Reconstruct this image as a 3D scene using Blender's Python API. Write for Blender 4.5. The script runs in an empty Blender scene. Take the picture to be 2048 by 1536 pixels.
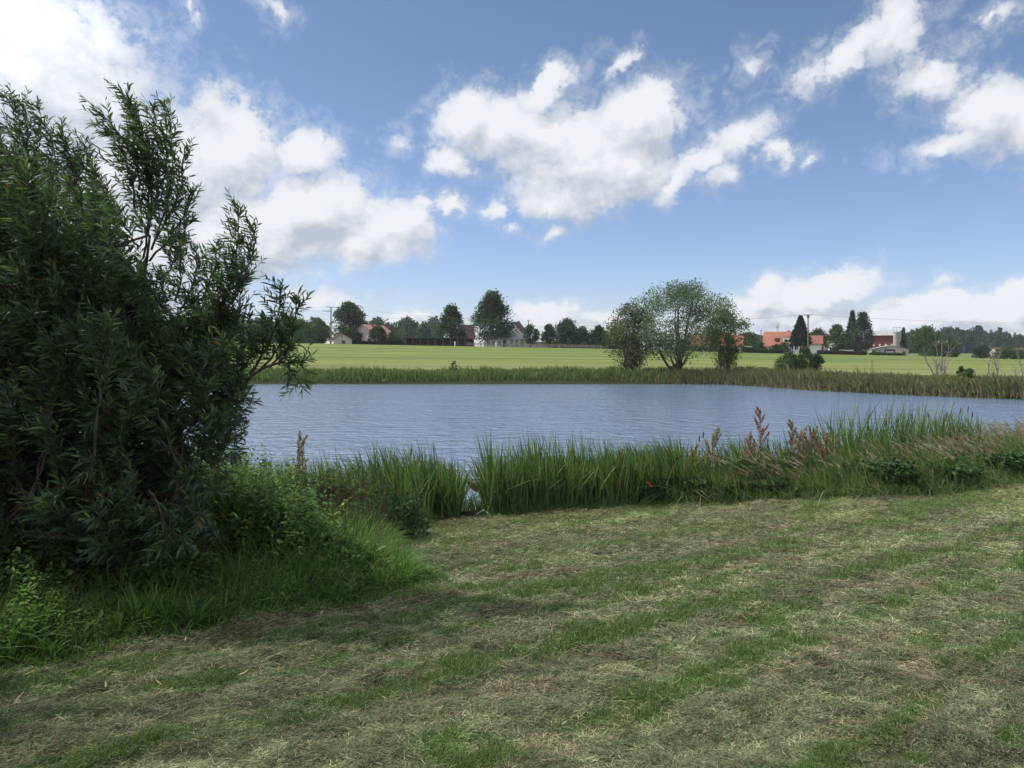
import bpy, math, random
import numpy as np
from mathutils import Vector, Matrix
random.seed(7); RNG = np.random.default_rng(7)
R = math.radians
scene = bpy.context.scene

# ------------------------------------------------------------------ camera
F = 1540.0; EYE = 3.5; PITCH = math.atan(68 / F)
cam_d = bpy.data.cameras.new('camera'); cam = bpy.data.objects.new('camera', cam_d)
scene.collection.objects.link(cam); scene.camera = cam
cam_d.sensor_fit = 'HORIZONTAL'; cam_d.sensor_width = 36.0; cam_d.lens = 36.0 * F / 2048
cam_d.clip_start = 0.05; cam_d.clip_end = 6000
cam.location = (0, 0, EYE); cam.rotation_euler = (R(90) - PITCH, 0, 0)
cp, sp = math.cos(PITCH), math.sin(PITCH)
def ray(px, py):
    dx = (px - 1024) / F; dy = (768 - py) / F
    return Vector((dx, cp + dy * sp, -sp + dy * cp))
def at(px, py, Y):                      # world point seen at a photo position, at depth Y
    d = ray(px, py); return Vector((0, 0, EYE)) + d * (Y / d.y)
def azel(px, py):
    d = ray(px, py).normalized(); return math.atan2(d.x, d.y), math.asin(d.z)

# ------------------------------------------------------------------ sun, sky, exposure
SUN_EL, SUN_AZ = R(50), R(-80)           # azimuth measured from +Y towards +X
S = Vector((math.sin(SUN_AZ) * math.cos(SUN_EL), math.cos(SUN_AZ) * math.cos(SUN_EL), math.sin(SUN_EL)))
sd = bpy.data.lights.new('sun', 'SUN'); sd.energy = 3.5; sd.angle = R(0.5); sd.color = (1, 0.95, 0.87)
so = bpy.data.objects.new('sun', sd); scene.collection.objects.link(so)
so.rotation_euler = S.to_track_quat('Z', 'Y').to_euler(); so.location = (-40, 0, 60)
scene.view_settings.view_transform = 'Standard'; scene.view_settings.look = 'None'
scene.view_settings.exposure = 0.2; scene.view_settings.gamma = 1.0
scene.view_settings.use_curve_mapping = False

world = bpy.data.worlds.new('World'); scene.world = world; world.use_nodes = True
W = world.node_tree; W.nodes.clear()
def nd(nt, t, **k):
    n = nt.nodes.new(t)
    for a, b in k.items():
        if a == 'ins':
            for i, v in b.items():
                if isinstance(v, bpy.types.NodeSocket): nt.links.new(v, n.inputs[i])
                else: n.inputs[i].default_value = v
        else: setattr(n, a, b)
    return n
def mth(nt, op, a, b=0.0, c=None, clamp=False):
    ins = {0: a, 1: b}
    if c is not None: ins[2] = c
    n = nd(nt, 'ShaderNodeMath', operation=op, ins=ins); n.use_clamp = clamp
    return n.outputs[0]
def vmt(nt, op, a, b=(0, 0, 0)):
    return nd(nt, 'ShaderNodeVectorMath', operation=op, ins={0: a, 1: b}).outputs[0]
def maprange(nt, v, a, b, c=0.0, d=1.0, smooth=True):
    n = nd(nt, 'ShaderNodeMapRange', interpolation_type='SMOOTHSTEP' if smooth else 'LINEAR',
           ins={0: v, 1: a, 2: b, 3: c, 4: d}); return n.outputs[0]
def noise(nt, vec, scale, detail=4, rough=0.55, dist=0.0):
    return nd(nt, 'ShaderNodeTexNoise', ins={'Vector': vec, 'Scale': scale, 'Detail': detail,
                                            'Roughness': rough, 'Distortion': dist})
def mixc(nt, f, a, b):
    n = nd(nt, 'ShaderNodeMix', data_type='RGBA'); 
    for i, v in ((0, f), (6, a), (7, b)):
        if isinstance(v, bpy.types.NodeSocket): nt.links.new(v, n.inputs[i])
        else: n.inputs[i].default_value = v if i == 0 else (*v, 1) if len(v) == 3 else v
    return n.outputs[2]

# cloud bank: soft ellipses laid out in azimuth and elevation, broken up by noise
BLOBS = [  # px, py, rx, ry, turn (deg, clockwise in the picture), weight
 (20,150,320,270,0,1),(300,360,220,190,0,1),(470,300,110,130,0,.9),(480,470,220,115,0,1),(630,430,150,110,0,1),
 (610,300,75,60,0,.8),(740,470,140,80,0,.9),(810,440,95,65,0,.9),(200,520,360,150,0,1),(430,215,60,60,0,.5),
 (845,392,38,28,0,.55),(905,405,42,34,20,.6),(990,412,30,42,10,.5),(1020,462,26,16,-20,.4),(1110,462,48,20,-15,.45),
 (930,235,85,70,0,.9),(1010,265,130,80,10,1),(1130,310,170,120,10,1),(1280,240,120,95,-10,1),(1140,385,130,65,0,1),
 (1250,330,140,90,-15,1),(1095,178,100,38,-25,.7),(905,315,55,42,20,.7),(1350,365,75,34,-35,.6),(1400,325,90,32,-35,.6),
 (1445,350,48,34,-20,.6),(1480,272,80,48,-15,.65),(1547,312,42,38,0,.6),(1605,322,26,14,-40,.4),(1335,180,40,30,0,.4),
 (1700,100,165,50,-30,.55),(1795,60,75,95,20,.66),(1850,140,110,75,35,.66),(1985,225,150,80,25,.74),(1900,298,130,30,-6,.5),
 (2060,240,110,90,0,.74),(1510,140,50,34,-30,.36),(1250,115,46,20,-45,.5),(2000,35,110,26,-25,.4),(555,12,40,34,40,.4),
 (378,16,26,44,0,.36),(800,285,34,26,0,.3),
 (1530,577,52,34,-10,.9),(1640,578,135,42,-12,1),(1560,612,150,28,0,.8),(1900,606,240,34,0,1),(2050,590,110,34,0,1),
 (1700,640,380,38,0,.9),(1950,640,260,36,0,.9),(1090,626,85,20,0,.8),(1230,636,130,16,0,.6),(820,630,80,14,0,.7),(620,592,140,26,0,.5),
 (1890,560,40,14,0,.35),(1450,640,120,24,0,.6),
]
G = bpy.data.node_groups.new('cloud_field', 'ShaderNodeTree')
G.interface.new_socket('Vector', in_out='INPUT', socket_type='NodeSocketVector')
G.interface.new_socket('Value', in_out='OUTPUT', socket_type='NodeSocketFloat')
gi = G.nodes.new('NodeGroupInput'); go = G.nodes.new('NodeGroupOutput'); acc = None
for px, py, rx, ry, tr, w in BLOBS:
    a0, e0 = azel(px, py); a1 = azel(px + rx, py)[0] - a0; e1 = azel(px, py - ry)[1] - e0
    m = nd(G, 'ShaderNodeMapping', vector_type='TEXTURE', ins={0: gi.outputs[0], 1: (a0, e0, 0), 2: (0, 0, -R(tr)), 3: (a1, e1, 1)})
    ln = nd(G, 'ShaderNodeVectorMath', operation='LENGTH', ins={0: m.outputs[0]}).outputs['Value']
    v = mth(G, 'MULTIPLY_ADD', ln, -w * 1.2, w * 1.28)
    acc = v if acc is None else nd(G, 'ShaderNodeMath', operation='SMOOTH_MAX', ins={0: acc, 1: v, 2: 0.12}).outputs[0]
G.links.new(acc, go.inputs[0])

tc = nd(W, 'ShaderNodeTexCoord'); sx = nd(W, 'ShaderNodeSeparateXYZ', ins={0: tc.outputs['Generated']})
az = mth(W, 'ARCTAN2', sx.outputs[0], sx.outputs[1]); el = mth(W, 'ARCSINE', sx.outputs[2])
P = nd(W, 'ShaderNodeCombineXYZ', ins={0: az, 1: el, 2: 0.0}).outputs[0]
wn = noise(W, P, 16, 6, 0.6).outputs['Color']
wn2 = vmt(W, 'MULTIPLY', vmt(W, 'SUBTRACT', wn, (0.5, 0.5, 0.5)), (0.085, 0.06, 0))
PW = vmt(W, 'ADD', P, wn2)
def field(vec):
    g = nd(W, 'ShaderNodeGroup', node_tree=G); W.links.new(vec, g.inputs[0]); return g.outputs[0]
f0 = field(PW); f1 = field(vmt(W, 'ADD', PW, (-0.012, 0.028, 0)))
# clouds beyond the photo: a plain noise cover
oth = noise(W, vmt(W, 'MULTIPLY', P, (1, 1.6, 1)), 2.2, 3).outputs[0]
oth = mth(W, 'MULTIPLY', mth(W, 'SUBTRACT', oth, 0.36), 3.0)
side = mth(W, 'MAXIMUM', maprange(W, mth(W, 'ABSOLUTE', az), 0.66, 0.8), maprange(W, el, 0.52, 0.66))
oth = mth(W, 'SUBTRACT', mth(W, 'MULTIPLY', oth, side), mth(W, 'MULTIPLY', mth(W, 'SUBTRACT', 1.0, side), 2.0))
f0 = mth(W, 'MAXIMUM', f0, oth); f1 = mth(W, 'MAXIMUM', f1, oth)
ey = mth(W, 'MULTIPLY_ADD', mth(W, 'EXPONENT', mth(W, 'MULTIPLY', mth(W, 'MAXIMUM', el, 0.0), -9.0)), -0.13, el)   # clouds flatten towards the horizon
PN = nd(W, 'ShaderNodeCombineXYZ', ins={0: az, 1: ey, 2: 0.0}).outputs[0]
n1 = noise(W, PN, 11, 8, 0.56, 0.25).outputs[0]
n1s = noise(W, vmt(W, 'ADD', PN, (-0.010, 0.016, 0)), 11, 8, 0.56, 0.25).outputs[0]
nb = noise(W, PN, 40, 9, 0.7, 0.5).outputs[0]
dens = mth(W, 'ADD', f0, mth(W, 'MULTIPLY', mth(W, 'SUBTRACT', n1, 0.5), 0.95))
dens = mth(W, 'ADD', dens, mth(W, 'MULTIPLY', mth(W, 'SUBTRACT', nb, 0.5), 0.95))
nf = noise(W, PN, 120, 5, 0.65, 0.6).outputs[0]
dens = mth(W, 'ADD', dens, mth(W, 'MULTIPLY', mth(W, 'SUBTRACT', nf, 0.5), 0.5))
bil = mth(W, 'ABSOLUTE', mth(W, 'SUBTRACT', noise(W, PN, 26, 5, 0.55, 0.1).outputs[0], 0.5))      # rounded puffs
dens = mth(W, 'ADD', dens, mth(W, 'MULTIPLY', mth(W, 'SUBTRACT', bil, 0.09), 1.3))
alpha = mth(W, 'MULTIPLY', maprange(W, dens, -0.10, 0.36), maprange(W, f0, -0.1, 0.62, 0.30, 1.0))
veil = mth(W, 'MULTIPLY', maprange(W, mth(W, 'MULTIPLY_ADD', mth(W, 'SUBTRACT', nb, 0.5), 2.6, f0), -0.45, 0.6), 0.34)
alpha = mth(W, 'MAXIMUM', alpha, veil)
lit = mth(W, 'MULTIPLY_ADD', mth(W, 'SUBTRACT', n1, n1s), 3.4, 0.80)
lit = mth(W, 'SUBTRACT', lit, mth(W, 'MULTIPLY', mth(W, 'SUBTRACT', f1, f0), 1.1))
lit = mth(W, 'ADD', lit, mth(W, 'MULTIPLY', mth(W, 'SUBTRACT', bil, 0.09), 1.5))
lit = mth(W, 'SUBTRACT', lit, maprange(W, dens, 0.35, 1.2, 0.0, 0.25))
lit = mth(W, 'MAXIMUM', mth(W, 'MINIMUM', lit, 1.0), 0.0)
ccol = mixc(W, lit, (0.50, 0.555, 0.65), (0.87, 0.89, 0.93))
sund = nd(W, 'ShaderNodeVectorMath', operation='DOT_PRODUCT', ins={0: tc.outputs['Generated'], 1: tuple(S)}).outputs['Value']
glow = mth(W, 'MULTIPLY_ADD', maprange(W, sund, 0.55, 1.0), 2.2, 0.87)      # clouds near the sun are brighter
sky = nd(W, 'ShaderNodeTexSky', sky_type='NISHITA', sun_disc=False, sun_elevation=SUN_EL, sun_rotation=SUN_AZ,
         altitude=0, air_density=1.0, dust_density=0.15, ozone_density=3.0)
tint = nd(W, 'ShaderNodeMix', data_type='RGBA', blend_type='MULTIPLY'); tint.inputs[0].default_value = 1.0
W.links.new(sky.outputs[0], tint.inputs[6]); W.links.new(mixc(W, maprange(W, el, 0.0, 0.36), (0.93, 0.93, 1.18), (1.0, 0.95, 0.98)), tint.inputs[7])
bs = nd(W, 'ShaderNodeBackground', ins={0: tint.outputs[2], 1: 0.104})
bc = nd(W, 'ShaderNodeBackground', ins={0: ccol, 1: glow})
mx = nd(W, 'ShaderNodeMixShader', ins={0: alpha, 1: bs.outputs[0], 2: bc.outputs[0]})
W.links.new(mx.outputs[0], nd(W, 'ShaderNodeOutputWorld').inputs[0])

# ------------------------------------------------------------------ object helpers
def link(o, parent=None):
    scene.collection.objects.link(o)
    if parent: o.parent = parent
    return o
def tag(o, label=None, cat=None, group=None, kind=None):
    for k, v in (('label', label), ('category', cat), ('group', group), ('kind', kind)):
        if v: o[k] = v
    return o
def empty(name, loc, rz=0.0):
    o = bpy.data.objects.new(name, None); o.location = loc; o.rotation_euler = (0, 0, rz); o.empty_display_size = 0.3
    return link(o)
def np_mesh(name, V, faces4, mat, col=None, parent=None, smooth=False):
    """V (n,3); faces4 (m,4) quads; col (n,3) per vertex colour"""
    me = bpy.data.meshes.new(name); n = len(V); m = len(faces4); k = faces4.shape[1]
    me.vertices.add(n); me.vertices.foreach_set('co', np.ascontiguousarray(V, dtype=np.float32).ravel())
    me.loops.add(m * k); me.loops.foreach_set('vertex_index', np.ascontiguousarray(faces4, dtype=np.int32).ravel())
    me.polygons.add(m); me.polygons.foreach_set('loop_start', np.arange(0, m * k, k, dtype=np.int32))
    me.polygons.foreach_set('loop_total', np.full(m, k, dtype=np.int32))
    if smooth: me.polygons.foreach_set('use_smooth', np.ones(m, dtype=bool))
    if col is not None:
        a = me.color_attributes.new('Col', 'FLOAT_COLOR', 'POINT')
        c = np.ones((n, 4), dtype=np.float32); c[:, :3] = col; a.data.foreach_set('color', c.ravel())
    me.update(calc_edges=True); me.materials.append(mat)
    return link(bpy.data.objects.new(name, me), parent)
def norm(v): return v / np.maximum(np.linalg.norm(v, axis=-1, keepdims=True), 1e-9)
def strips(P0, D, Sd, L, Wd, prof, bend, C):
    """N leaf or blade strips. prof: list of (t, width factor). returns V, faces, colours"""
    N = len(P0); K = len(prof)
    V = np.empty((N, K, 2, 3), dtype=np.float32)
    for i, (t, w) in enumerate(prof):
        c = P0 + D * (L * t)[:, None] + bend * (L * t * t)[:, None]
        V[:, i, 0] = c - Sd * (Wd * w)[:, None]; V[:, i, 1] = c + Sd * (Wd * w)[:, None]
    b = (np.arange(N) * K * 2)[:, None]
    fs = [np.stack([b[:, 0] + 2 * i, b[:, 0] + 2 * i + 1, b[:, 0] + 2 * i + 3, b[:, 0] + 2 * i + 2], 1) for i in range(K - 1)]
    Fa = np.stack(fs, 1).reshape(-1, 4)
    return V.reshape(-1, 3), Fa, np.repeat(C, K * 2, axis=0)
def join(parts):
    Vs, Fs, Cs, o = [], [], [], 0
    for v, f, c in parts:
        Vs.append(v); Fs.append(f + o); Cs.append(c); o += len(v)
    return np.concatenate(Vs), np.concatenate(Fs), np.concatenate(Cs)
def tubes(lines, sides=5):
    """lines: list of (pts (k,3), radii (k))"""
    Vs, Fs, o = [], [], 0
    ang = np.linspace(0, 2 * math.pi, sides, endpoint=False)
    for pts, rad in lines:
        pts = np.asarray(pts, float); k = len(pts)
        T = norm(np.gradient(pts, axis=0)); ref = np.array([0.31, 0.2, 0.93])
        A = norm(np.cross(T, ref)); B = np.cross(T, A)
        ring = pts[:, None] + (A[:, None] * np.cos(ang)[None, :, None] + B[:, None] * np.sin(ang)[None, :, None]) * np.asarray(rad)[:, None, None]
        Vs.append(ring.reshape(-1, 3))
        i = np.arange(k - 1)[:, None] * sides; j = np.arange(sides)[None]; j2 = (j + 1) % sides
        Fs.append(np.stack([i + j, i + j2, i + sides + j2, i + sides + j], -1).reshape(-1, 4) + o); o += k * sides
    return np.concatenate(Vs), np.concatenate(Fs)
def vnoise(x, y, seed=0):
    r = np.random.default_rng(seed).random((256, 256))
    xi = np.floor(x).astype(int); yi = np.floor(y).astype(int); fx = x - xi; fy = y - yi
    fx = fx * fx * (3 - 2 * fx); fy = fy * fy * (3 - 2 * fy)
    g = lambda a, b: r[a % 256, b % 256]
    return (g(xi, yi) * (1 - fx) + g(xi + 1, yi) * fx) * (1 - fy) + (g(xi, yi + 1) * (1 - fx) + g(xi + 1, yi + 1) * fx) * fy
def fbm(x, y, octv=4, seed=0):
    s = 0; a = 1; t = 0
    for i in range(octv):
        s = s + a * vnoise(x * 2 ** i + 17 * i, y * 2 ** i + 31 * i, seed + i); t += a; a *= .5
    return s / t
def sstep(a, b, x): t = np.clip((x - a) / (b - a), 0, 1); return t * t * (3 - 2 * t)

# ------------------------------------------------------------------ materials
def material(name, color=None, rough=0.8, build=None, spec=0.3):
    m = bpy.data.materials.new(name); m.use_nodes = True; nt = m.node_tree
    b = nt.nodes['Principled BSDF']; b.inputs['Roughness'].default_value = rough
    b.inputs['Specular IOR Level'].default_value = spec
    if color: b.inputs['Base Color'].default_value = (*color, 1)
    if build: build(nt, b)
    return m
def foliage_mat(name, trans=0.35, rough=0.5, spec=0.35, tmul=(1.15, 1.25, 0.6)):
    def bd(nt, b):
        a = nd(nt, 'ShaderNodeAttribute', attribute_name='Col')
        nt.links.new(a.outputs[0], b.inputs[0])
        t = nd(nt, 'ShaderNodeMix', data_type='RGBA', blend_type='MULTIPLY'); t.inputs[0].default_value = 1
        nt.links.new(a.outputs[0], t.inputs[6]); t.inputs[7].default_value = (*tmul, 1)
        tr = nd(nt, 'ShaderNodeBsdfTranslucent', ins={0: t.outputs[2]})
        mxx = nd(nt, 'ShaderNodeMixShader', ins={0: trans, 1: b.outputs[0], 2: tr.outputs[0]})
        nt.links.new(mxx.outputs[0], nt.nodes['Material Output'].inputs[0])
    return material(name, None, rough, bd, spec)
def mottled(name, c1, c2, scale=3, rough=0.85, bump=0.0, stretch=(1, 1, 1), spec=0.2, coords='Object'):
    def bd(nt, b):
        t = nd(nt, 'ShaderNodeTexCoord')
        v = vmt(nt, 'MULTIPLY', t.outputs[coords], stretch)
        n = noise(nt, v, scale, 6, 0.6).outputs[0]
        nt.links.new(mixc(nt, maprange(nt, n, .35, .65), c1, c2), b.inputs[0])
        if bump:
            bp = nd(nt, 'ShaderNodeBump', ins={'Strength': 0.6, 'Distance': bump, 'Height': n}); nt.links.new(bp.outputs[0], b.inputs['Normal'])
    return material(name, None, rough, bd, spec)
M_LEAF = foliage_mat('tree_leaf', 0.25, 0.7, 0.12)
M_WILLOW = foliage_mat('willow_leaf', 0.32, 0.48, 0.4, (1.1, 1.25, 0.75))
M_GRASS = foliage_mat('grass_blade', 0.3, 0.55, 0.25)
M_STRAW = foliage_mat('dry_stalk', 0.15, 0.8, 0.1, (1, .95, .8))
M_BARK = mottled('bark', (0.055, 0.045, 0.035), (0.12, 0.10, 0.08), 9, 0.9, 0.01)
M_DEADWOOD = mottled('dead_wood', (0.16, 0.14, 0.12), (0.28, 0.26, 0.23), 7, 0.9)
M_POLE = mottled('pole_wood', (0.13, 0.105, 0.08), (0.22, 0.19, 0.15), 5, 0.85)
M_METAL = material('grey_metal', (0.35, 0.37, 0.4), 0.5)
M_WIRE = material('wire', (0.12, 0.13, 0.14), 0.5)

# ------------------------------------------------------------------ terrain
POND = np.array([(-62, 30), (-30, 16), (-14, 12.5), (-7, 13.4), (-4, 15.0), (-1.9, 15.6), (-.7, 16.0), (.6, 16.6), (2.5, 17.6), (5.5, 18.6),
                 (9, 20.4), (13, 22.6), (20, 26.5), (32, 31), (50, 34), (80, 35), (80, 44), (52, 45.5), (41, 50), (35.8, 54), (33, 57),
                 (31, 59.0), (28.6, 62.5), (26, 66.5), (24, 73), (21.5, 78), (12, 79.6), (0, 79.8), (-14, 79.2), (-28, 79.4), (-45, 80), (-62, 78)], float)
def pond_sd(x, y):                       # > 0 on land
    x = np.asarray(x, float); y = np.asarray(y, float); d = np.full(x.shape, 1e9); ins = np.zeros(x.shape, bool)
    n = len(POND)
    for i in range(n):
        a = POND[i]; b = POND[(i + 1) % n]; e = b - a
        t = np.clip(((x - a[0]) * e[0] + (y - a[1]) * e[1]) / (e @ e), 0, 1)
        d = np.minimum(d, np.hypot(x - a[0] - t * e[0], y - a[1] - t * e[1]))
        c = (a[1] > y) != (b[1] > y)
        with np.errstate(divide='ignore', invalid='ignore'):
            xi = (b[0] - a[0]) * (y - a[1]) / (b[1] - a[1] if b[1] != a[1] else 1e-9) + a[0]
        ins ^= c & (x < xi)
    return np.where(ins, -d, d)
def ground(x, y, micro=True):
    x = np.asarray(x, float); y = np.asarray(y, float)
    sl = 1.9 - .115 * y; fl = .15 + .32 * sstep(2, 12, x) - .05 * sstep(1, 6, -x)
    k = .12; near = k * np.logaddexp(sl / k, fl / k)
    near = np.where(y < -5, 2.475, near)
    z180 = np.interp(x, [-300, -47, 20, 60, 96, 120, 300], [6.2, 5.1, 3.85, 2.75, 2.1, 1.2, .6])
    far = .35 + np.clip((y - 78) / 102, 0, 1) * (z180 - .35)
    far = np.where(y > 190, far + (1.6 - far) * sstep(230, 450, y), far)
    b = near + (far - near) * sstep(28, 48, y)
    s = pond_sd(x, y)
    sh = sstep(-.7, .35, s)
    z = -.6 + (b + .6) * sh
    if micro:
        m = sstep(.2, 1, s) * sstep(40, 20, y)
        z = z + m * ((fbm(x * 1.3, y * 1.3, 3, 3) - .5) * .10 + (fbm(x * 4.3, y * 4.3, 3, 9) - .5) * .11)
    return z
def gz(x, y): return float(ground(np.array([x]), np.array([y]), False)[0])
def hit(px, py):                         # where a photo position meets the terrain
    d = ray(px, py); t = np.linspace(2, 400, 8000)
    zz = ground(d.x * t, d.y * t, False); i = int(np.argmax(EYE + d.z * t < zz)); return Vector((d.x * t[i], d.y * t[i], zz[i]))

CA, SA = math.cos(R(42)), math.sin(R(42))
THICK = np.array([(-30, -4), (-7, 2.6), (-3.7, 4.9), (-3.0, 5.9), (-2.3, 6.6), (-1.5, 7.4), (-.75, 8.3), (-1.25, 9.2), (-1.55, 10.6),
                  (-1.75, 12.4), (-1.5, 14.2), (-1.6, 15.7), (-4, 15.2), (-8, 13.6), (-30, 16)])
def poly_sd(PG, x, y):                   # > 0 inside
    d = np.full(x.shape, 1e9); ins = np.zeros(x.shape, bool); n = len(PG)
    for i in range(n):
        a = PG[i]; b = PG[(i + 1) % n]; e = b - a
        t = np.clip(((x - a[0]) * e[0] + (y - a[1]) * e[1]) / (e @ e), 0, 1)
        d = np.minimum(d, np.hypot(x - a[0] - t * e[0], y - a[1] - t * e[1]))
        c = (a[1] > y) != (b[1] > y); dy = b[1] - a[1] if b[1] != a[1] else 1e-9
        ins ^= c & (x < (b[0] - a[0]) * (y - a[1]) / dy + a[0])
    return np.where(ins, d, -d)
# far edge of the mown lawn: near foot of the reeds
EDGE = [hit(a, b) for a, b in ((830, 1052), (880, 1046), (955, 1036), (1050, 1024), (1150, 1018), (1250, 1012), (1400, 1004), (1500, 1000), (1600, 996), (1700, 996),
                               (1800, 992), (1880, 988), (1960, 975), (2047, 962))]
EX = np.array([e.x for e in EDGE] + [22, 40]); EY = np.array([e.y for e in EDGE] + [EDGE[-1].y + 4, EDGE[-1].y + 9])
def lawn_edge(x): return np.interp(x, EX, EY)
def lawn_green(x, y):                    # 0 = strewn clippings, 1 = green stubble rows
    wob = (fbm(x * .5, y * .5, 3, 21) - .5) * .4
    s = -x * SA + y * CA + wob; a = x * CA + y * SA
    g = 0; fn = fbm(x * 6, y * 6, 3, 43)
    for c, w, k in ((1.75, .10, .8), (2.25, .10, .6), (2.85, .18, 1), (4.0, .2, .9), (5.75, .27, 1), (7.6, .3, .55), (9.2, .4, .4), (3.35, .08, .5), (4.9, .12, .45)):
        g = g + k * np.exp(-((s - c) / w) ** 2)
    g = g * (.25 + 1.0 * sstep(.38, .60, fbm(a * .5, s * 2.2, 4, 5)))
    g = g + .7 * sstep(.56, .72, fbm(a * 1.3, s * 3.4, 4, 41)); g = g * .85
    g = g * (.5 + 1.2 * sstep(.35, .65, fn))
    return np.clip(g, 0, 1)
HAY, HAY2, GRN, YEL, DRK = [np.array(c) for c in ((.150, .172, .092), (.225, .218, .13), (.105, .170, .05), (.215, .235, .095), (.05, .042, .03))]
def lawn_col(x, y):
    g = lawn_green(x, y)[:, None]; s = -x * SA + y * CA; a = x * CA + y * SA
    h = fbm(a * 1.1, s * 3.2, 4, 77)[:, None]
    c = HAY * (1 - h) + HAY2 * h
    pale = (sstep(8.5, 12.5, y) * sstep(-2, 0, x) * sstep(.36, .6, fbm(a * .35, s * .9, 3, 13)))[:, None]
    c = c * (1 - .75 * pale) + YEL * .75 * pale
    br = (.55 * sstep(.52, .68, fbm(a * .7 + 9, s * 2.2, 4, 87)))[:, None] * (1 - pale); c = c * (1 - br) + np.array((.20, .145, .10)) * br
    c = c * (1 - g) + GRN * g
    d = sstep(.56, .72, fbm(a * 1.6, s * 4.5, 4, 55))[:, None] * (1 - .5 * pale)
    d = np.maximum(d, .8 * np.exp(-(((x + .6) / 1.0) ** 2 + ((y - 9.6) / .55) ** 2))[:, None] * sstep(.3, .55, fbm(x * 2, y * 4, 3, 8))[:, None])
    tuft = .70 + .62 * sstep(.36, .64, fbm(x * 11, y * 11, 3, 66))[:, None]; tuft = tuft * (.82 + .36 * sstep(.35, .65, fbm(x * 3.1, y * 3.1, 3, 67)))[:, None]
    return (c * (1 - .42 * d) + DRK * .42 * d) * tuft * (.90 + .38 * sstep(.38, .62, fbm(a * .10 + 3, s * 1.5, 2, 68)))[:, None]
def spaced(lo, hi, fine_lo, fine_hi, step, grow=1.12):
    a = list(np.arange(fine_lo, fine_hi, step)); s = step; v = fine_hi
    while v < hi: a.append(v); s *= grow; v += s
    a.append(hi); s = step; v = fine_lo
    pre = []
    while v > lo:
        s *= grow; v -= s; pre.append(v)
    return np.array(pre[::-1] + a)
gx = spaced(-2500, 2500, -7, 14, .085); gy = spaced(-60, 3500, 2.3, 20, .085, 1.07)
XX, YY = np.meshgrid(gx, gy); xf, yf = XX.ravel(), YY.ravel(); zf = ground(xf, yf)
nx, ny = len(gx), len(gy)
ii = (np.arange(ny - 1)[:, None] * nx + np.arange(nx - 1)[None]).ravel()
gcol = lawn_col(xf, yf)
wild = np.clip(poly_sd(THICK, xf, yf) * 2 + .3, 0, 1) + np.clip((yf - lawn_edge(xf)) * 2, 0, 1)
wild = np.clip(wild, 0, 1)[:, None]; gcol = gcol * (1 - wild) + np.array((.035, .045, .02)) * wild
def ground_mat():
    def bd(nt, b):
        g = nd(nt, 'ShaderNodeNewGeometry'); p = g.outputs['Position']; s = nd(nt, 'ShaderNodeSeparateXYZ', ins={0: p})
        a = nd(nt, 'ShaderNodeAttribute', attribute_name='Col')
        nn = noise(nt, vmt(nt, 'MULTIPLY', p, (1, 1, 1)), 60, 6, .7).outputs[0]
        near = mixc(nt, maprange(nt, nn, .3, .7), (.35, .33, .3), (1.25, 1.25, 1.2))
        nm = nd(nt, 'ShaderNodeMix', data_type='RGBA', blend_type='MULTIPLY'); nm.inputs[0].default_value = 1
        nt.links.new(a.outputs[0], nm.inputs[6]); nt.links.new(near, nm.inputs[7])
        # hay field: long raked rows
        st = noise(nt, vmt(nt, 'MULTIPLY', p, (.007, .19, 0)), 1.0, 5, .65).outputs[0]
        st2 = noise(nt, vmt(nt, 'MULTIPLY', p, (.012, .34, 0)), 1.0, 4, .7).outputs[0]
        sm = noise(nt, vmt(nt, 'MULTIPLY', p, (.6, 1.4, 0)), 1.0, 4, .7).outputs[0]
        c = mixc(nt, maprange(nt, st, .38, .62), (.095, .135, .030), (.175, .205, .056))
        c = mixc(nt, maprange(nt, st2, .52, .64, 0, .9), c, (.07, .10, .03))
        c = mixc(nt, maprange(nt, sm, .45, .75, 0, .35), c, (.20, .195, .09))
        low = maprange(nt, s.outputs[1], 88, 125, .55, 0)
        low = mth(nt, 'MULTIPLY', low, maprange(nt, noise(nt, vmt(nt, 'MULTIPLY', p, (.02, .12, 0)), 1.0, 3).outputs[0], .35, .6))
        c = mixc(nt, low, c, (.21, .19, .10))
        far = maprange(nt, s.outputs[1], 215, 260)
        c = mixc(nt, far, c, (.10, .15, .05))
        fm = maprange(nt, s.outputs[1], 84, 90)
        nt.links.new(mixc(nt, fm, nm.outputs[2], c), b.inputs[0])
        bp = nd(nt, 'ShaderNodeBump', ins={'Strength': .9, 'Distance': .02, 'Height': nn}); nt.links.new(bp.outputs[0], b.inputs['Normal'])
    return material('ground', None, .95, bd, .1)
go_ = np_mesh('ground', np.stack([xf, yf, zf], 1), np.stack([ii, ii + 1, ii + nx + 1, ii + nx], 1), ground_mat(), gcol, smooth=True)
tag(go_, kind='structure')

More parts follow.
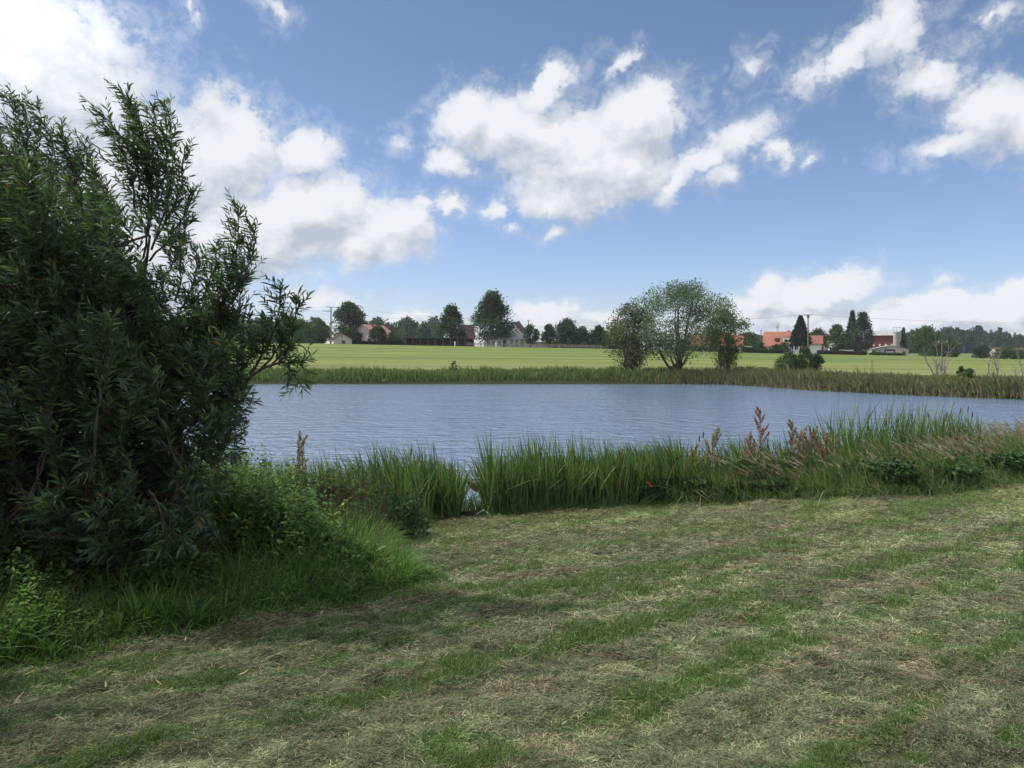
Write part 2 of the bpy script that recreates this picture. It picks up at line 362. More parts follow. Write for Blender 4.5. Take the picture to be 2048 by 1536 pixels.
# ------------------------------------------------------------------ water
def water_mat():
    def bd(nt, b):
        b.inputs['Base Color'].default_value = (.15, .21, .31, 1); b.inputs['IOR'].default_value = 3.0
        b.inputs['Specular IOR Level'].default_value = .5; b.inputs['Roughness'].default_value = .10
        p = nd(nt, 'ShaderNodeNewGeometry').outputs['Position']
        a = noise(nt, vmt(nt, 'MULTIPLY', p, (2.9, 3.4, 0)), 1.0, 3, .6, .5).outputs[0]
        c = noise(nt, vmt(nt, 'MULTIPLY', p, (1.15, 1.4, 0)), 1.0, 2, .5).outputs[0]
        e = noise(nt, vmt(nt, 'MULTIPLY', p, (.22, .36, 0)), 1.0, 2, .5).outputs[0]
        h = mth(nt, 'ADD', mth(nt, 'ADD', a, mth(nt, 'MULTIPLY', c, 2.0)), mth(nt, 'MULTIPLY', e, 1.6))
        gust = maprange(nt, noise(nt, vmt(nt, 'MULTIPLY', p, (.03, .07, 0)), 1.0, 3).outputs[0], .3, .7, .65, 1.0)
        bp = nd(nt, 'ShaderNodeBump', ins={'Strength': gust, 'Distance': .13, 'Height': h}); nt.links.new(bp.outputs[0], b.inputs['Normal'])
    return material('water', None, .05, bd)
wx = np.array([-75, 85.]); wy = np.array([8, 84.]); wv = np.array([(wx[0], wy[0], 0), (wx[1], wy[0], 0), (wx[1], wy[1], 0), (wx[0], wy[1], 0)])
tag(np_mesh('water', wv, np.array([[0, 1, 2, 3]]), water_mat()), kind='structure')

# ------------------------------------------------------------------ the cloud overhead that shades the near bank
def shade_cloud():
    import bmesh
    bm = bmesh.new(); bmesh.ops.create_icosphere(bm, subdivisions=5, radius=1.0)
    co = np.array([v.co[:] for v in bm.verts]); n = (fbm(co[:, 0] * 3 + 9, co[:, 1] * 3 + co[:, 2] * 2 + 9, 4, 90) - .5)
    D = 620.0; C = Vector((10, -40, 0)) + S * D
    for v, k, c in zip(bm.verts, n, co):
        flat = .35 if c[2] < 0 else 1.0
        v.co = Vector((c[0] * 230, c[1] * 112, c[2] * 45 * flat)) * (1 + .22 * k) + C
    me = bpy.data.meshes.new('cloud'); bm.to_mesh(me); bm.free()
    for p in me.polygons: p.use_smooth = True
    m = bpy.data.materials.new('cloud'); m.use_nodes = True; nt = m.node_tree; nt.nodes.clear()
    d = nd(nt, 'ShaderNodeBsdfDiffuse', ins={0: (.9, .9, .92, 1)}); t = nd(nt, 'ShaderNodeBsdfTranslucent', ins={0: (.9, .9, .92, 1)})
    tr = nd(nt, 'ShaderNodeBsdfTransparent')
    a = nd(nt, 'ShaderNodeMixShader', ins={0: .5, 1: d.outputs[0], 2: t.outputs[0]})
    b = nd(nt, 'ShaderNodeMixShader', ins={0: CLOUD_THIN, 1: a.outputs[0], 2: tr.outputs[0]})
    nt.links.new(b.outputs[0], nd(nt, 'ShaderNodeOutputMaterial').inputs[0]); me.materials.append(m)
    tag(link(bpy.data.objects.new('cloud', me)), kind='structure')
CLOUD_THIN = .90                          # share of the sunlight each face of the thin cloud lets through
shade_cloud()
# ------------------------------------------------------------------ buildings
class MB:
    def __init__(s): s.v = []; s.f = []
    def face(s, pts):
        o = len(s.v); s.v += [tuple(p) for p in pts]; s.f.append(tuple(range(o, o + len(pts))))
    def box(s, x0, x1, y0, y1, z0, z1):
        o = len(s.v); s.v += [(x, y, z) for z in (z0, z1) for y in (y0, y1) for x in (x0, x1)]
        s.f += [tuple(o + i for i in q) for q in ((0, 2, 3, 1), (4, 5, 7, 6), (0, 1, 5, 4), (2, 6, 7, 3), (0, 4, 6, 2), (1, 3, 7, 5))]
    def prism(s, poly, a, b, axis='y'):      # polygon of (u, z) pulled from a to b
        n = len(poly); o = len(s.v)
        for t in (a, b): s.v += [(u, t, z) if axis == 'y' else (t, u, z) for u, z in poly]
        s.f.append(tuple(o + i for i in range(n))); s.f.append(tuple(o + n + i for i in reversed(range(n))))
        for i in range(n): j = (i + 1) % n; s.f.append((o + i, o + n + i, o + n + j, o + j))
    def tube(s, p, q, r, n=6):
        V, Fa = tubes([(np.array([p, q], float), [r, r])], n); o = len(s.v)
        s.v += [tuple(v) for v in V]; s.f += [tuple(int(i) + o for i in f) for f in Fa]
        s.f.append(tuple(o + i for i in range(n))); s.f.append(tuple(o + n + i for i in reversed(range(n))))
    def build(s, name, mat, parent=None, label=None):
        me = bpy.data.meshes.new(name); me.from_pydata(s.v, [], s.f); me.update(); me.materials.append(mat)
        o = link(bpy.data.objects.new(name, me), parent)
        if label: o['label'] = label
        return o
def plaster(name, c):
    return mottled(name, tuple(k * .88 for k in c), c, 1.2, .9)
def tiles(name, c):
    def bd(nt, b):
        t = nd(nt, 'ShaderNodeTexCoord'); v = t.outputs['Object']
        n = noise(nt, v, 1.4, 6, .7).outputs[0]; w = nd(nt, 'ShaderNodeTexWave', bands_direction='Z', ins={'Vector': v, 'Scale': 2.2, 'Distortion': .6}).outputs[1]
        k = mixc(nt, maprange(nt, n, .3, .7), tuple(x * .68 for x in c), tuple(min(1, x * 1.12) for x in c))
        nt.links.new(mixc(nt, mth(nt, 'MULTIPLY', w, .3), k, tuple(x * .5 for x in c)), b.inputs[0])
    return material(name, None, .8, bd, .2)
M_WHITE = plaster('white_plaster', (.68, .68, .66)); M_PINK = plaster('pink_plaster', (.62, .50, .50)); M_CREAM = plaster('cream_plaster', (.58, .54, .46))
M_REDWALL = mottled('red_boards', (.15, .04, .04), (.21, .055, .05), 2, .8, stretch=(6, 6, .3))
M_DARKWOOD = mottled('dark_boards', (.05, .038, .032), (.085, .065, .055), 3, .85, stretch=(5, 5, .4))
M_ORANGE = tiles('orange_tiles', (.34, .135, .09)); M_REDTILE = tiles('red_tiles', (.26, .105, .08)); M_BROWNTILE = tiles('brown_tiles', (.09, .052, .045))
M_PINKTILE = tiles('faded_red_tiles', (.45, .24, .21)); M_GREYROOF = mottled('grey_roofing', (.27, .27, .26), (.36, .36, .34), 2, .8)
M_GLASS = material('window_glass', (.03, .035, .045), .1, spec=.6); M_FRAME = material('window_frame', (.75, .75, .73), .5)
M_REDDOOR = material('red_door', (.22, .03, .035), .6); M_BRICK = mottled('brick', (.20, .09, .07), (.28, .13, .10), 5, .9)
M_CONC = mottled('concrete', (.26, .26, .25), (.38, .38, .36), .8, .9, stretch=(1, 1, .3))
M_BROWNDOOR = material('brown_door', (.10, .06, .045), .7)

def house(name, label, px, Y, w, d, hw, hr, ridge, wall, roof, wins=(), door=None, chim=None, rot=0, over=.35, wide_doors=(), zoff=0, skylights=(), dz=0, doorcol=None):
    x = (px - 1024) / F * Y / cp; r = empty(name, (x, Y, gz(x, Y) + zoff), rot); tag(r, label, 'building' if 'house' not in name else 'house')
    W2, D2 = w / 2, d / 2; m = MB(); th = .16
    if ridge == 'x':
        m.prism([(-D2, -1), (D2, -1), (D2, hw), (0, hw + hr), (-D2, hw)], -W2, W2, 'x')
    else:
        m.prism([(-W2, -1), (W2, -1), (W2, hw), (0, hw + hr), (-W2, hw)], -D2, D2, 'y')
    m.build('wall', wall, r)
    q = MB(); half = D2 if ridge == 'x' else W2; ln = W2 if ridge == 'x' else D2; s = hr / half; o = over; g = .02
    for sg in (-1, 1):
        q.prism([(0, hw + hr + g), (sg * (half + o), hw - s * o + g), (sg * (half + o), hw - s * o + g + th), (0, hw + hr + g + th)], -ln - over, ln + over, 'x' if ridge == 'x' else 'y')
    rf = q.build('roof', roof, r)
    if chim:
        cx, cy, ch = chim; q = MB(); q.box(cx - .35, cx + .35, cy - .3, cy + .3, hw + hr * .5, hw + hr + ch); q.build('chimney', M_BRICK, rf)
    for wx_, wz, ww, wh in wins:
        q = MB(); q.box(wx_ - ww / 2, wx_ + ww / 2, -D2 - .05, -D2 + .04, wz, wz + wh); f = q.build('window', M_FRAME, r)
        q = MB(); q.box(wx_ - ww / 2 + .09, wx_ - .03, -D2 - .09, -D2 - .04, wz + .09, wz + wh - .09); q.box(wx_ + .03, wx_ + ww / 2 - .09, -D2 - .09, -D2 - .04, wz + .09, wz + wh - .09)
        q.build('pane', M_GLASS, f)
    if door:
        dx, dw, dh = door; q = MB(); q.box(dx - dw / 2, dx + dw / 2, -D2 - .06, -D2 + .04, 0, dh); q.build('door', doorcol or M_BROWNDOOR, r)
    for sx_, t in skylights:
        q = MB(); yy = -D2 * (1 - t); zz = hw + hr * t + .26; q.box(sx_ - .4, sx_ + .4, yy - .35, yy + .35, zz - .12, zz + .03); q.build('skylight', M_METAL, rf)
    return r

house('shed', 'small cream gabled shed with brown roof just right of the tall crossarm pole', 684, 184, 4.2, 5, 1.1, 1.25, 'y', M_CREAM, M_BROWNTILE, wins=[(-.2, 1.4, .6, .7)], door=(.2, .8, .8), rot=R(18))
house('house', 'pink house with faded red gable roof behind a bushy tree', 747, 192, 6.8, 9, 2.4, 2.3, 'y', M_PINK, M_PINKTILE, wins=[(-2.3, .6, .8, 1), (1.6, .6, .8, 1)], chim=(.5, -1, .5), rot=R(-22))
house('barn', 'dark timber barn with steep brown roof between two tall trees', 933, 196, 3.2, 7, 2.0, 3.3, 'x', M_DARKWOOD, M_BROWNTILE, rot=R(8))
fh = house('farmhouse', 'white farmhouse with a steep dark brown gable behind the tallest dome shaped tree', 1034, 204, 5.2, 8, 3.1, 3.4, 'y', M_WHITE, M_BROWNTILE, wins=[(.9, 3.3, .7, .8)], chim=(0, 2, .5), rot=R(-12))
r = house('low_house', 'low white house with a row of dark windows and a porch behind the fence', 1010, 192, 10.2, 7, 1.9, 1.5, 'x', M_WHITE, M_GREYROOF,
      wins=[(-4.0, .5, .9, 1), (-2.7, .5, .9, 1), (-1.3, .4, .8, 1.1)], door=(-.1, .8, 1.7))
q = MB(); q.box(.8, 4.9, -5.6, -3.6, 1.75, 1.9); q.build('porch_roof', M_GREYROOF, r)
for i in range(4): q = MB(); q.box(.9 + i * 1.27, 1.04 + i * 1.27, -5.5, -5.36, 0, 1.75); q.build('post', M_FRAME, r)
house('outbuilding', 'low white flat gabled outbuilding behind the paler fence, right of the farmhouse', 1076, 194, 5.4, 5, 1.3, .6, 'x', M_WHITE, M_GREYROOF, wins=[(1.4, .5, .9, .6)])
house('garage', 'small white garage between two dark round trees', 1107, 197, 3.2, 4, 1.9, .5, 'x', M_WHITE, M_GREYROOF, door=(.3, 1.3, 1.4))
house('house', 'white house seen through the big shore tree', 1318, 190, 8.5, 7, 2.6, 1.3, 'x', M_WHITE, M_GREYROOF, wins=[(-2.8, .8, 1, 1.1), (-.6, .8, 1, 1.1), (2, .8, 1, 1.1)])
house('house', 'house with bright orange roof right behind the big shore tree', 1400, 196, 4.2, 6, 1.9, 2.2, 'x', M_WHITE, M_ORANGE, wins=[(-1.2, .5, .8, 1), (1.2, .5, .8, 1)], rot=R(-14))
house('house', 'orange roofed house with a dark gable end behind the small forked shore tree', 1462, 190, 5, 7, 1.8, 2.3, 'x', M_CREAM, M_ORANGE, wins=[(-1.1, .6, .9, 1)], chim=(2, 0, .4), rot=R(-14))
r = house('large_house', 'large house with tall orange tiled roof left of the dark conifer', 1562, 216, 9.0, 9, 2.2, 3.8, 'x', M_CREAM, M_ORANGE, wins=[(-2.6, .6, 1, 1)], chim=(1.8, .4, .5), rot=R(-24))
q = MB(); q.box(-1.6, 1.2, -3.6, -1.4, 3.6, 4.3); q.build('dormer', M_BROWNTILE, r)
r = house('house', 'white house with red tiled roof and wide dormer behind the conifer', 1602, 200, 9.6, 8, 2.6, 2.0, 'x', M_WHITE, M_REDTILE,
      wins=[(-3.4, 1.0, 1.0, 1.1), (-2.3, 1.0, 1.0, 1.1), (-1.2, 1.0, .9, 1.1), (-.9, .0, .5, .4)], door=(1.0, 1.6, 2.0), doorcol=M_REDDOOR, skylights=[(2.9, .3), (1.3, .45)], rot=R(-22))
q = MB(); q.box(-4.3, -1.2, -4.0, -2.0, 2.75, 3.95); dm = q.build('dormer', M_FRAME, r)
for i in range(3): q = MB(); q.box(-4.1 + i * .98, -3.3 + i * .98, -4.06, -3.98, 3.0, 3.75); q.build('pane', M_GLASS, dm)
house('garage', 'flat roofed garage with two red doors beside the white house', 1641, 199, 1.9, 5, 2.2, .15, 'x', M_WHITE, M_BROWNTILE, door=(-.1, 1.3, 1.9), doorcol=M_REDDOOR, over=.3, rot=R(-22))
r = house('red_barn', 'dark red barn with grey roof behind the cream shed', 1765, 222, 6.8, 9, 5.9, 1.2, 'x', M_REDWALL, M_GREYROOF, rot=R(-26))
for i in range(4): q = MB(); q.box(-2.6 + i * 1.5, -2.15 + i * 1.5, -4.62, -4.45, 2.9, 3.5); q.build('window', M_FRAME, r)
r = house('cream_shed', 'wide cream gabled shed with pale sliding door in front of the red barn', 1775, 206, 8.6, 9, 1.7, .95, 'y', M_CREAM, M_GREYROOF, door=(-3.8, .8, 1.3), over=.25, rot=R(-20))
q = MB(); q.box(-1.4, 1.2, -4.58, -4.44, 0, 1.75); q.build('opening', M_DARKWOOD, r)
q = MB(); q.box(-1.2, .9, -4.70, -4.60, 0, 1.3); q.build('sliding_door', M_METAL, r)
q = MB(); q.box(2.9, 3.7, -4.58, -4.44, 0, 1.2); q.build('door', M_BROWNDOOR, r)
# silo
x = (1792 - 1024) / F * 214; r = empty('silo', (x, 214, gz(x, 214))); tag(r, 'pale concrete silo with metal frame on top beside the red barn', 'silo')
q = MB(); q.tube((0, 0, -1), (0, 0, 6.6), .85, 16); q.build('tower', M_CONC, r)
q = MB(); q.tube((0, 0, 6.6), (0, 0, 6.85), .98, 16); q.build('rim', M_METAL, r)
q = MB()
for a in (-.9, 0, .9): q.tube((a, 0, 6.8), (a, 0, 8.1), .06)
q.tube((-1.1, 0, 8.1), (1.1, 0, 8.1), .07); q.build('frame', M_METAL, r)
house('house', 'distant house with long dull red roof at the far right edge of the photo', 2045, 300, 12, 8, 1.6, 1.3, 'x', M_CREAM, M_REDTILE)
house('house', 'distant low roof among trees between the two thin dead trees', 2000, 310, 6, 7, 1.7, 1.4, 'x', M_CREAM, M_REDTILE)
# open timber shelter
def shelter():
    x0 = (812 - 1024) / F * 184; x1 = (932 - 1024) / F * 184; cx = (x0 + x1) / 2; r = empty('open_shelter', (cx, 184, gz(cx, 184)))
    tag(r, 'long open timber shelter with flat roof and pale posts at the field edge', 'shelter'); w = (x1 - x0) / 2
    q = MB(); q.box(-w, w, 2.0, 2.15, -1, 1.5); q.box(-w, -w + .1, -1, 2, -1, 1.5); q.build('back_wall', M_DARKWOOD, r)
    q = MB(); q.prism([(-1.7, 1.72), (2.3, 1.5), (2.3, 1.62), (-1.7, 1.84)], -w - .2, w + .2, 'x'); q.build('roof', M_DARKWOOD, r)
    n = 9
    for i in range(n): xx = -w + .1 + i * (2 * w - .2) / (n - 1); q = MB(); q.box(xx - .07, xx + .07, -1.5, -1.36, -1, 1.7); q.build('post', M_POLE, r)
shelter()
# glass frame house
def frame_house():
    Y = 190; x = (1692 - 1024) / F * Y; r = empty('greenhouse', (x, Y, gz(x, Y))); tag(r, 'small greenhouse with white frame on the lawn before the birch trees', 'greenhouse')
    q = MB(); q.box(-1.3, 1.3, -.8, .8, 0, .95); q.build('glazing', material('greenhouse_glass', (.22, .27, .24), .3, spec=.5), r)
    q = MB()
    for xx in (-1.34, -.66, 0, .66, 1.34): q.box(xx - .05, xx + .05, -.9, -.82, 0, 1.05)
    q.box(-1.4, 1.4, -.9, -.82, 1.0, 1.12); q.box(-1.4, 1.4, -.9, .9, 1.121, 1.17); q.build('frame', M_FRAME, r)
frame_house()
# parked caravan and trailer
def caravan(px, Y, w, label, name='caravan'):
    x = (px - 1024) / F * Y; r = empty(name, (x, Y, gz(x, Y))); tag(r, label, 'caravan'); h = 1.5
    q = MB(); q.prism([(-w / 2, .35), (w / 2, .35), (w / 2, h * .8), (w / 2 - .3, h + .2), (-w / 2 + .5, h + .25), (-w / 2, h * .75)], -1, 1, 'y'); q.build('body', M_FRAME, r)
    q = MB(); q.box(-w / 2 + .5, -.1, -1.04, -1.004, .85, 1.3); q.build('window', M_GLASS, r)
    q = MB(); q.box(.3, 1.1, -1.04, -1.004, .85, 1.3); q.build('window', M_GLASS, r)
    for s_ in (-.6, .6):
        q = MB(); q.tube((s_, -.98, .3), (s_, -.78, .3), .3, 12); q.build('wheel', M_WIRE, r)
caravan(1489, 192, 3.6, 'white caravan parked behind the hedge right of the forked shore tree')
def car(px, Y, label):
    x = (px - 1024) / F * Y; r = empty('parked_car', (x, Y, gz(x, Y))); tag(r, label, 'car')
    mb = material('car_paint', (.5, .5, .52), .3, spec=.5)
    q = MB(); q.prism([(-1.9, .3), (1.9, .3), (1.95, .75), (1.3, .85), (.75, 1.35), (-.8, 1.4), (-1.4, .9), (-1.95, .8)], -.8, .8, 'y'); q.build('body', mb, r)
    q = MB(); q.prism([(-1.2, .9), (1.05, .9), (.65, 1.27), (-.72, 1.3)], -.83, -.805, 'y'); q.build('window', M_GLASS, r)
    for s_ in (-1.2, 1.2): q = MB(); q.tube((s_, -.84, .32), (s_, -.64, .32), .32, 12); q.build('wheel', M_WIRE, r)
car(1572, 193, 'silver car parked before the white house with the dormer')
# fence along the field
def fence(px0, px1, Y, label, n, h=.95, mat=M_POLE, name='wooden_fence'):
    X0 = (px0 - 1024) / F * Y; X1 = (px1 - 1024) / F * Y; r = empty(name, ((X0 + X1) / 2, Y, 0)); tag(r, label, 'fence'); L = X1 - X0
    q = MB()
    zs = [gz(X0 + L * i / n, Y) for i in range(n + 1)]
    for i in range(n):
        a = -L / 2 + L * i / n; b = -L / 2 + L * (i + 1) / n
        for hh in (h * .45, h * .85):
            o = len(q.v); q.v += [(a, -.02, zs[i] + hh), (b, -.02, zs[i + 1] + hh), (b, -.02, zs[i + 1] + hh + .1), (a, -.02, zs[i] + hh + .1), (a, .02, zs[i] + hh), (b, .02, zs[i + 1] + hh), (b, .02, zs[i + 1] + hh + .1), (a, .02, zs[i] + hh + .1)]
            q.f += [tuple(o + k for k in t) for t in ((0, 1, 2, 3), (5, 4, 7, 6), (3, 2, 6, 7), (1, 0, 4, 5))]
        for k in range(5):
            xx = a + (b - a) * (k + .5) / 5; zz = zs[i] + (zs[i + 1] - zs[i]) * (k + .5) / 5; q.box(xx - .05, xx + .05, -.05, -.024, zz + .1, zz + h)
    q.build('rail', mat, r)
    for i in range(n + 1): xx = -L / 2 + L * i / n; q = MB(); q.box(xx - .07, xx + .07, .03, .16, zs[i] - .3, zs[i] + h + .1); q.build('post', mat, r)
M_PALEWOOD = mottled('weathered_wood', (.20, .19, .17), (.32, .30, .27), 3, .9)
fence(935, 1015, 183, 'low grey wooden fence before the tallest dome shaped tree', 6, .8, M_PALEWOOD)
fence(1016, 1216, 184, 'long pale picket fence from the low white house to the shore trees', 14, .8, M_PALEWOOD)
# marker posts
for i, (px, Y, lab) in enumerate(((910, 178, 'short white marker post on the field edge before the leftmost of two tall trees'), (992, 178, 'short white marker post on the field edge under the dome shaped tree'))):
    x = (px - 1024) / F * Y; r = empty('marker_post', (x, Y, gz(x, Y))); tag(r, lab, 'post', 'white marker posts along the field edge')
    q = MB(); q.tube((0, 0, 0), (0, 0, .7), .12, 8); q.build('post', M_FRAME, r)
    q = MB(); q.tube((0, 0, .7), (0, 0, 1.05), .19, 8); q.build('cap', M_FRAME, r)
x = (1087 - 1024) / F * 181; r = empty('marker_post', (x, 181, gz(x, 181))); tag(r, 'slim orange post at the field edge before the pale fence', 'post')
q = MB(); q.tube((0, 0, -.1), (0, 0, 1.6), .1, 8); q.build('shaft', M_ORANGE, r)

# ------------------------------------------------------------------ poles and wires
def pole(name, label, px, ytop, Y, r0, arms, cat='pole', lean=0, bz=None):
    b = (px - 1024) / F * Y; z0 = gz(b, Y); top = at(px + lean, ytop, Y); r = empty(name, (b, Y, z0)); tag(r, label, cat)
    h = top.z - z0; dx = top.x - b
    V, Fa = tubes([(np.array([(0, 0, -.3), (dx * .5, 0, h * .5), (dx, 0, h)]), [r0, r0 * .85, r0 * .7])], 8); np_mesh('shaft', V, Fa, M_POLE, None, r)
    for (za, x0, x1, tilt) in arms:
        q = MB(); q.tube((dx + x0, -.15, h - za + tilt), (dx + x1, -.15, h - za - tilt), .07); arm = q.build('crossarm', M_POLE, r)
        for xx in (x0 + .1, x1 - .1):
            q = MB(); q.tube((dx + xx, -.15, h - za), (dx + xx, -.15, h - za + .22), .06); q.build('insulator', M_METAL, arm)
    return r, top
_, t1 = pole('utility_pole', 'wooden utility pole with two crossarms at the left end of the field', 662, 614, 178, .19, [(.05, -1.1, 1.5, .12), (.95, -1.9, .25, .03)])
_, t2 = pole('utility_pole', 'tall utility pole with short crossarm beside the dark conifer', 1616, 629, 160, .16, [(.1, -.9, .9, -.05)])
q_ = MB(); q_.box(t2.x - .2 - _.location.x, t2.x + .2 - _.location.x, -.3, .1, t2.z - _.location.z - .7, t2.z - _.location.z - .2); q_.build('transformer', M_WIRE, _)
def wire(a, b, sag, label, r=.018, name='power_line'):
    t = np.linspace(0, 1, 30)[:, None]; a = np.array(a); b = np.array(b); p = a + (b - a) * t; p[:, 2] -= sag * 4 * (t * (1 - t))[:, 0]
    V, Fa = tubes([(p, np.full(30, r))], 4); tag(np_mesh(name, V, Fa, M_WIRE), label, 'power line', 'power lines between the poles')
wire((t1.x + 1.3, t1.y, t1.z), (t2.x + .7, t2.y, t2.z), 2.6, 'upper power line sagging between the two tall utility poles', 0.013)
wire((t1.x - 1.8, t1.y, t1.z - .9), (t2.x - .8, t2.y, t2.z), 2.9, 'lower power line sagging between the two tall utility poles', .013)
for k, dz in enumerate((0, .9)):
    wire((t1.x - 1.3 - k * .5, t1.y, t1.z - dz), (-190, 170, t1.z + 1 - dz), 2, ('upper', 'lower')[k] + ' power line running left out of the picture behind the willow', .013)
    wire((t2.x + (.7 if k else -.7), t2.y, t2.z), (190, 150, 12 - k), 2.5, ('farther', 'nearer')[k] + ' power line running right over the red barn', .010)
pole('utility_pole', 'small distant pole above the roofs behind the dome shaped tree', 1057, 640, 240, .16, [(.2, -.5, .5, 0)])
pole('utility_pole', 'small distant pole left of the large orange roof', 1522, 660, 240, .14, [(.2, -.3, .3, 0)])
pole('antenna_mast', 'thin antenna mast rising behind the large orange roof', 1554, 650, 226, .07, [(.3, -.5, .5, 0), (.8, -.3, .3, 0)], 'antenna')
pole('antenna_mast', 'second thinner antenna mast by the ridge of the large orange roof', 1557, 647, 225, .05, [(.2, -.3, .3, 0)], 'antenna')
pole('perch_pole', 'weathered pole with a short flat crossarm standing among the dead trees', 1884, 684, 92, .09, [(.05, -.6, .62, -.02)])
pole('field_post', 'thin dark post standing alone in the hay field', 1744, 720, 100, .05, [])

# ------------------------------------------------------------------ trees
PROF = {'round': ([0, .12, .4, .7, .9, 1], [.45, .8, 1, .85, .55, .12]), 'dome': ([0, .08, .3, .6, .85, 1], [.7, 1, .95, .7, .42, .12]),
        'vase': ([0, .2, .5, .75, .92, 1], [.35, .8, 1, .9, .62, .25]), 'column': ([0, .2, .6, .85, 1], [.6, 1, .85, .55, .15]), 'bush': ([0, .1, .5, .8, 1], [.85, 1, .95, .7, .2]),
        'spruce': ([0, .1, .3, 1], [.75, 1, .9, .04])}
def crown_leaves(g, H, Wd, kind, base, n, leaf, col, nl, fill=.55, lobe=.16, up=.35, jit=.25):
    ts, rs = PROF[kind]; parts = []; cens = []
    ch = H - base; cols = np.array(col)
    if kind == 'spruce':
        t = g.random(n) ** 1.35; lay = np.floor(t * 16) / 16; ft = (t * 16) % 1
        rr = np.interp(t, ts, rs) * Wd / 2 * (1 - .38 * ft) * (.35 + .65 * g.random(n) ** .5); a = g.random(n) * 6.283
        rr *= 1 + .22 * np.sin(a * 5 + lay * 40) + .12 * np.sin(a * 9 + lay * 90)
        P0 = np.stack([np.cos(a) * rr, np.sin(a) * rr, base + t * ch - rr * .22], 1)
        D = norm(np.stack([np.cos(a), np.sin(a), -.35 + .3 * g.standard_normal(n)], 1) + .3 * g.standard_normal((n, 3)))
        C = cols[g.integers(0, len(cols), n)] * (1 + jit * g.standard_normal(n))[:, None]
        return P0, D, np.clip(C, .004, 1), cens
    per = n // nl; Ps, Ds, Cs = [], [], []
    for i in range(nl):
        t = (i + g.random()) / nl; t = t ** .85; R0 = np.interp(t, ts, rs) * Wd / 2; a = g.random() * 6.283; lr = Wd * lobe * (.65 + .7 * g.random())
        rad = max(0, R0 - lr * .7) * (1 - (1 - fill) * g.random() ** 1.5); c = np.array([math.cos(a) * rad, math.sin(a) * rad, base + t * ch * .96 - lr * .3 * (t > .7)]); cens.append((c, lr))
        v = norm(g.standard_normal((per, 3)) + np.array([0, 0, up])); rr = lr * (.35 + .75 * g.random(per) ** .6); rr *= 1 + .25 * np.sin(v[:, 0] * 7 + i) * np.sin(v[:, 2] * 6 + 2 * i)
        p = c + v * rr[:, None] * np.array([1.1, 1.1, .85]); Ps.append(p)
        Ds.append(norm(v * .6 + .8 * g.standard_normal((per, 3))))
        cc = cols[g.integers(0, len(cols))] * (1 + .25 * g.standard_normal()); Cs.append(cc * (1 + jit * g.standard_normal(per))[:, None])
    return np.concatenate(Ps), np.concatenate(Ds), np.clip(np.concatenate(Cs), .004, 1), cens
RH = [(0, .15), (.4, 1), (1, .1)]
def tree(name, label, px, Y, ytop, wpx, kind, n, leaf, col, seed, basef=.12, nl=40, trunk=.25, group=None, cat='tree', stems=1, fill=.55, lobe=.16, ybase=None, limbs=.6, lean=0, spread=.6, aspect=1.6):
    g = np.random.default_rng(seed); x = (px - 1024) / F * Y / cp; z0 = gz(x, Y); H = at(px, ytop, Y).z - z0; Wd = wpx * Y / F
    r = empty(name, (x, Y, z0)); tag(r, label, cat, group)
    P0, D, C, cens = crown_leaves(g, H, Wd, kind, H * basef, n, leaf, col, nl, fill, lobe)
    P0[:, 0] += lean * (P0[:, 2] / H)
    side = norm(np.cross(D, g.standard_normal((len(D), 3)))); L = leaf * (.6 + .8 * g.random(len(D)))
    V, Fa, Cc = strips(P0.astype(np.float32), D, side, L, L / (2 * aspect), RH, np.zeros((len(D), 3)), C)
    np_mesh('crown', V, Fa, M_LEAF, Cc, r)
    lines = []
    for s_ in range(stems):
        a = s_ * 6.283 / max(1, stems) + g.random(); off = .0 if stems == 1 else trunk * 1.3
        b0 = np.array([math.cos(a) * off, math.sin(a) * off, -.3]); tp = np.array([math.cos(a) * Wd * .18 * (stems > 1) + lean * .8, math.sin(a) * Wd * .18 * (stems > 1), H * (.9 if kind != 'vase' else (.34 if stems == 1 else .6))])
        k = np.linspace(0, 1, 7)[:, None]; pts = b0 + (tp - b0) * k; pts[1:-1] += g.standard_normal((5, 3)) * [Wd * .012, Wd * .012, 0]
        lines.append((pts, trunk * (1 - .85 * k[:, 0]) / math.sqrt(stems)))
    stem0 = lines[:]
    for i, (c, lr) in enumerate(cens):
        if g.random() > limbs: continue
        if len(lines) > len(stem0) + 8:
            cc_ = c + np.array([lean * c[2] / H, 0, 0]); best = None
            for (lp, lr_) in lines[len(stem0):len(stem0) + 26]:
                for m_ in range(2, len(lp)):
                    if lp[m_][2] < cc_[2] - .05 * H:
                        dd_ = np.linalg.norm(lp[m_] - cc_)
                        if best is None or dd_ < best[0]: best = (dd_, lp[m_], lr_[m_])
            if best is not None and best[0] < Wd * .4:
                k = np.linspace(0, 1, 5)[:, None]; pts = best[1] + (cc_ - best[1]) * k; pts[1:-1] += g.standard_normal((3, 3)) * Wd * .012; pts[:, 2] += np.sin(k[:, 0] * 3.14) * .04 * best[0]
                lines.append((pts, best[2] * .7 * (1 - .75 * k[:, 0]))); continue
        st, rad = stem0[g.integers(0, len(stem0))]; f = np.clip((c[2] / H) * spread * (.6 + .6 * g.random()), .06, .9); j = f * 6; j0 = int(j); s0 = st[j0] + (st[j0 + 1] - st[j0]) * (j - j0)
        c = c + np.array([lean * c[2] / H, 0, 0]); k = np.linspace(0, 1, 6)[:, None]; pts = s0 + (c - s0) * k; pts[:, 2] += (np.sin(k[:, 0] * 3.14) * -.06 * np.linalg.norm(c - s0)); pts[1:-1] += g.standard_normal((4, 3)) * Wd * .008
        rr = trunk * .42 * (1 - f * .7); lines.append((pts, rr * (1 - .8 * k[:, 0])))
    V, Fa = tubes(lines, 6); np_mesh('trunk', V, Fa, M_BARK, None, r, True)
    return r
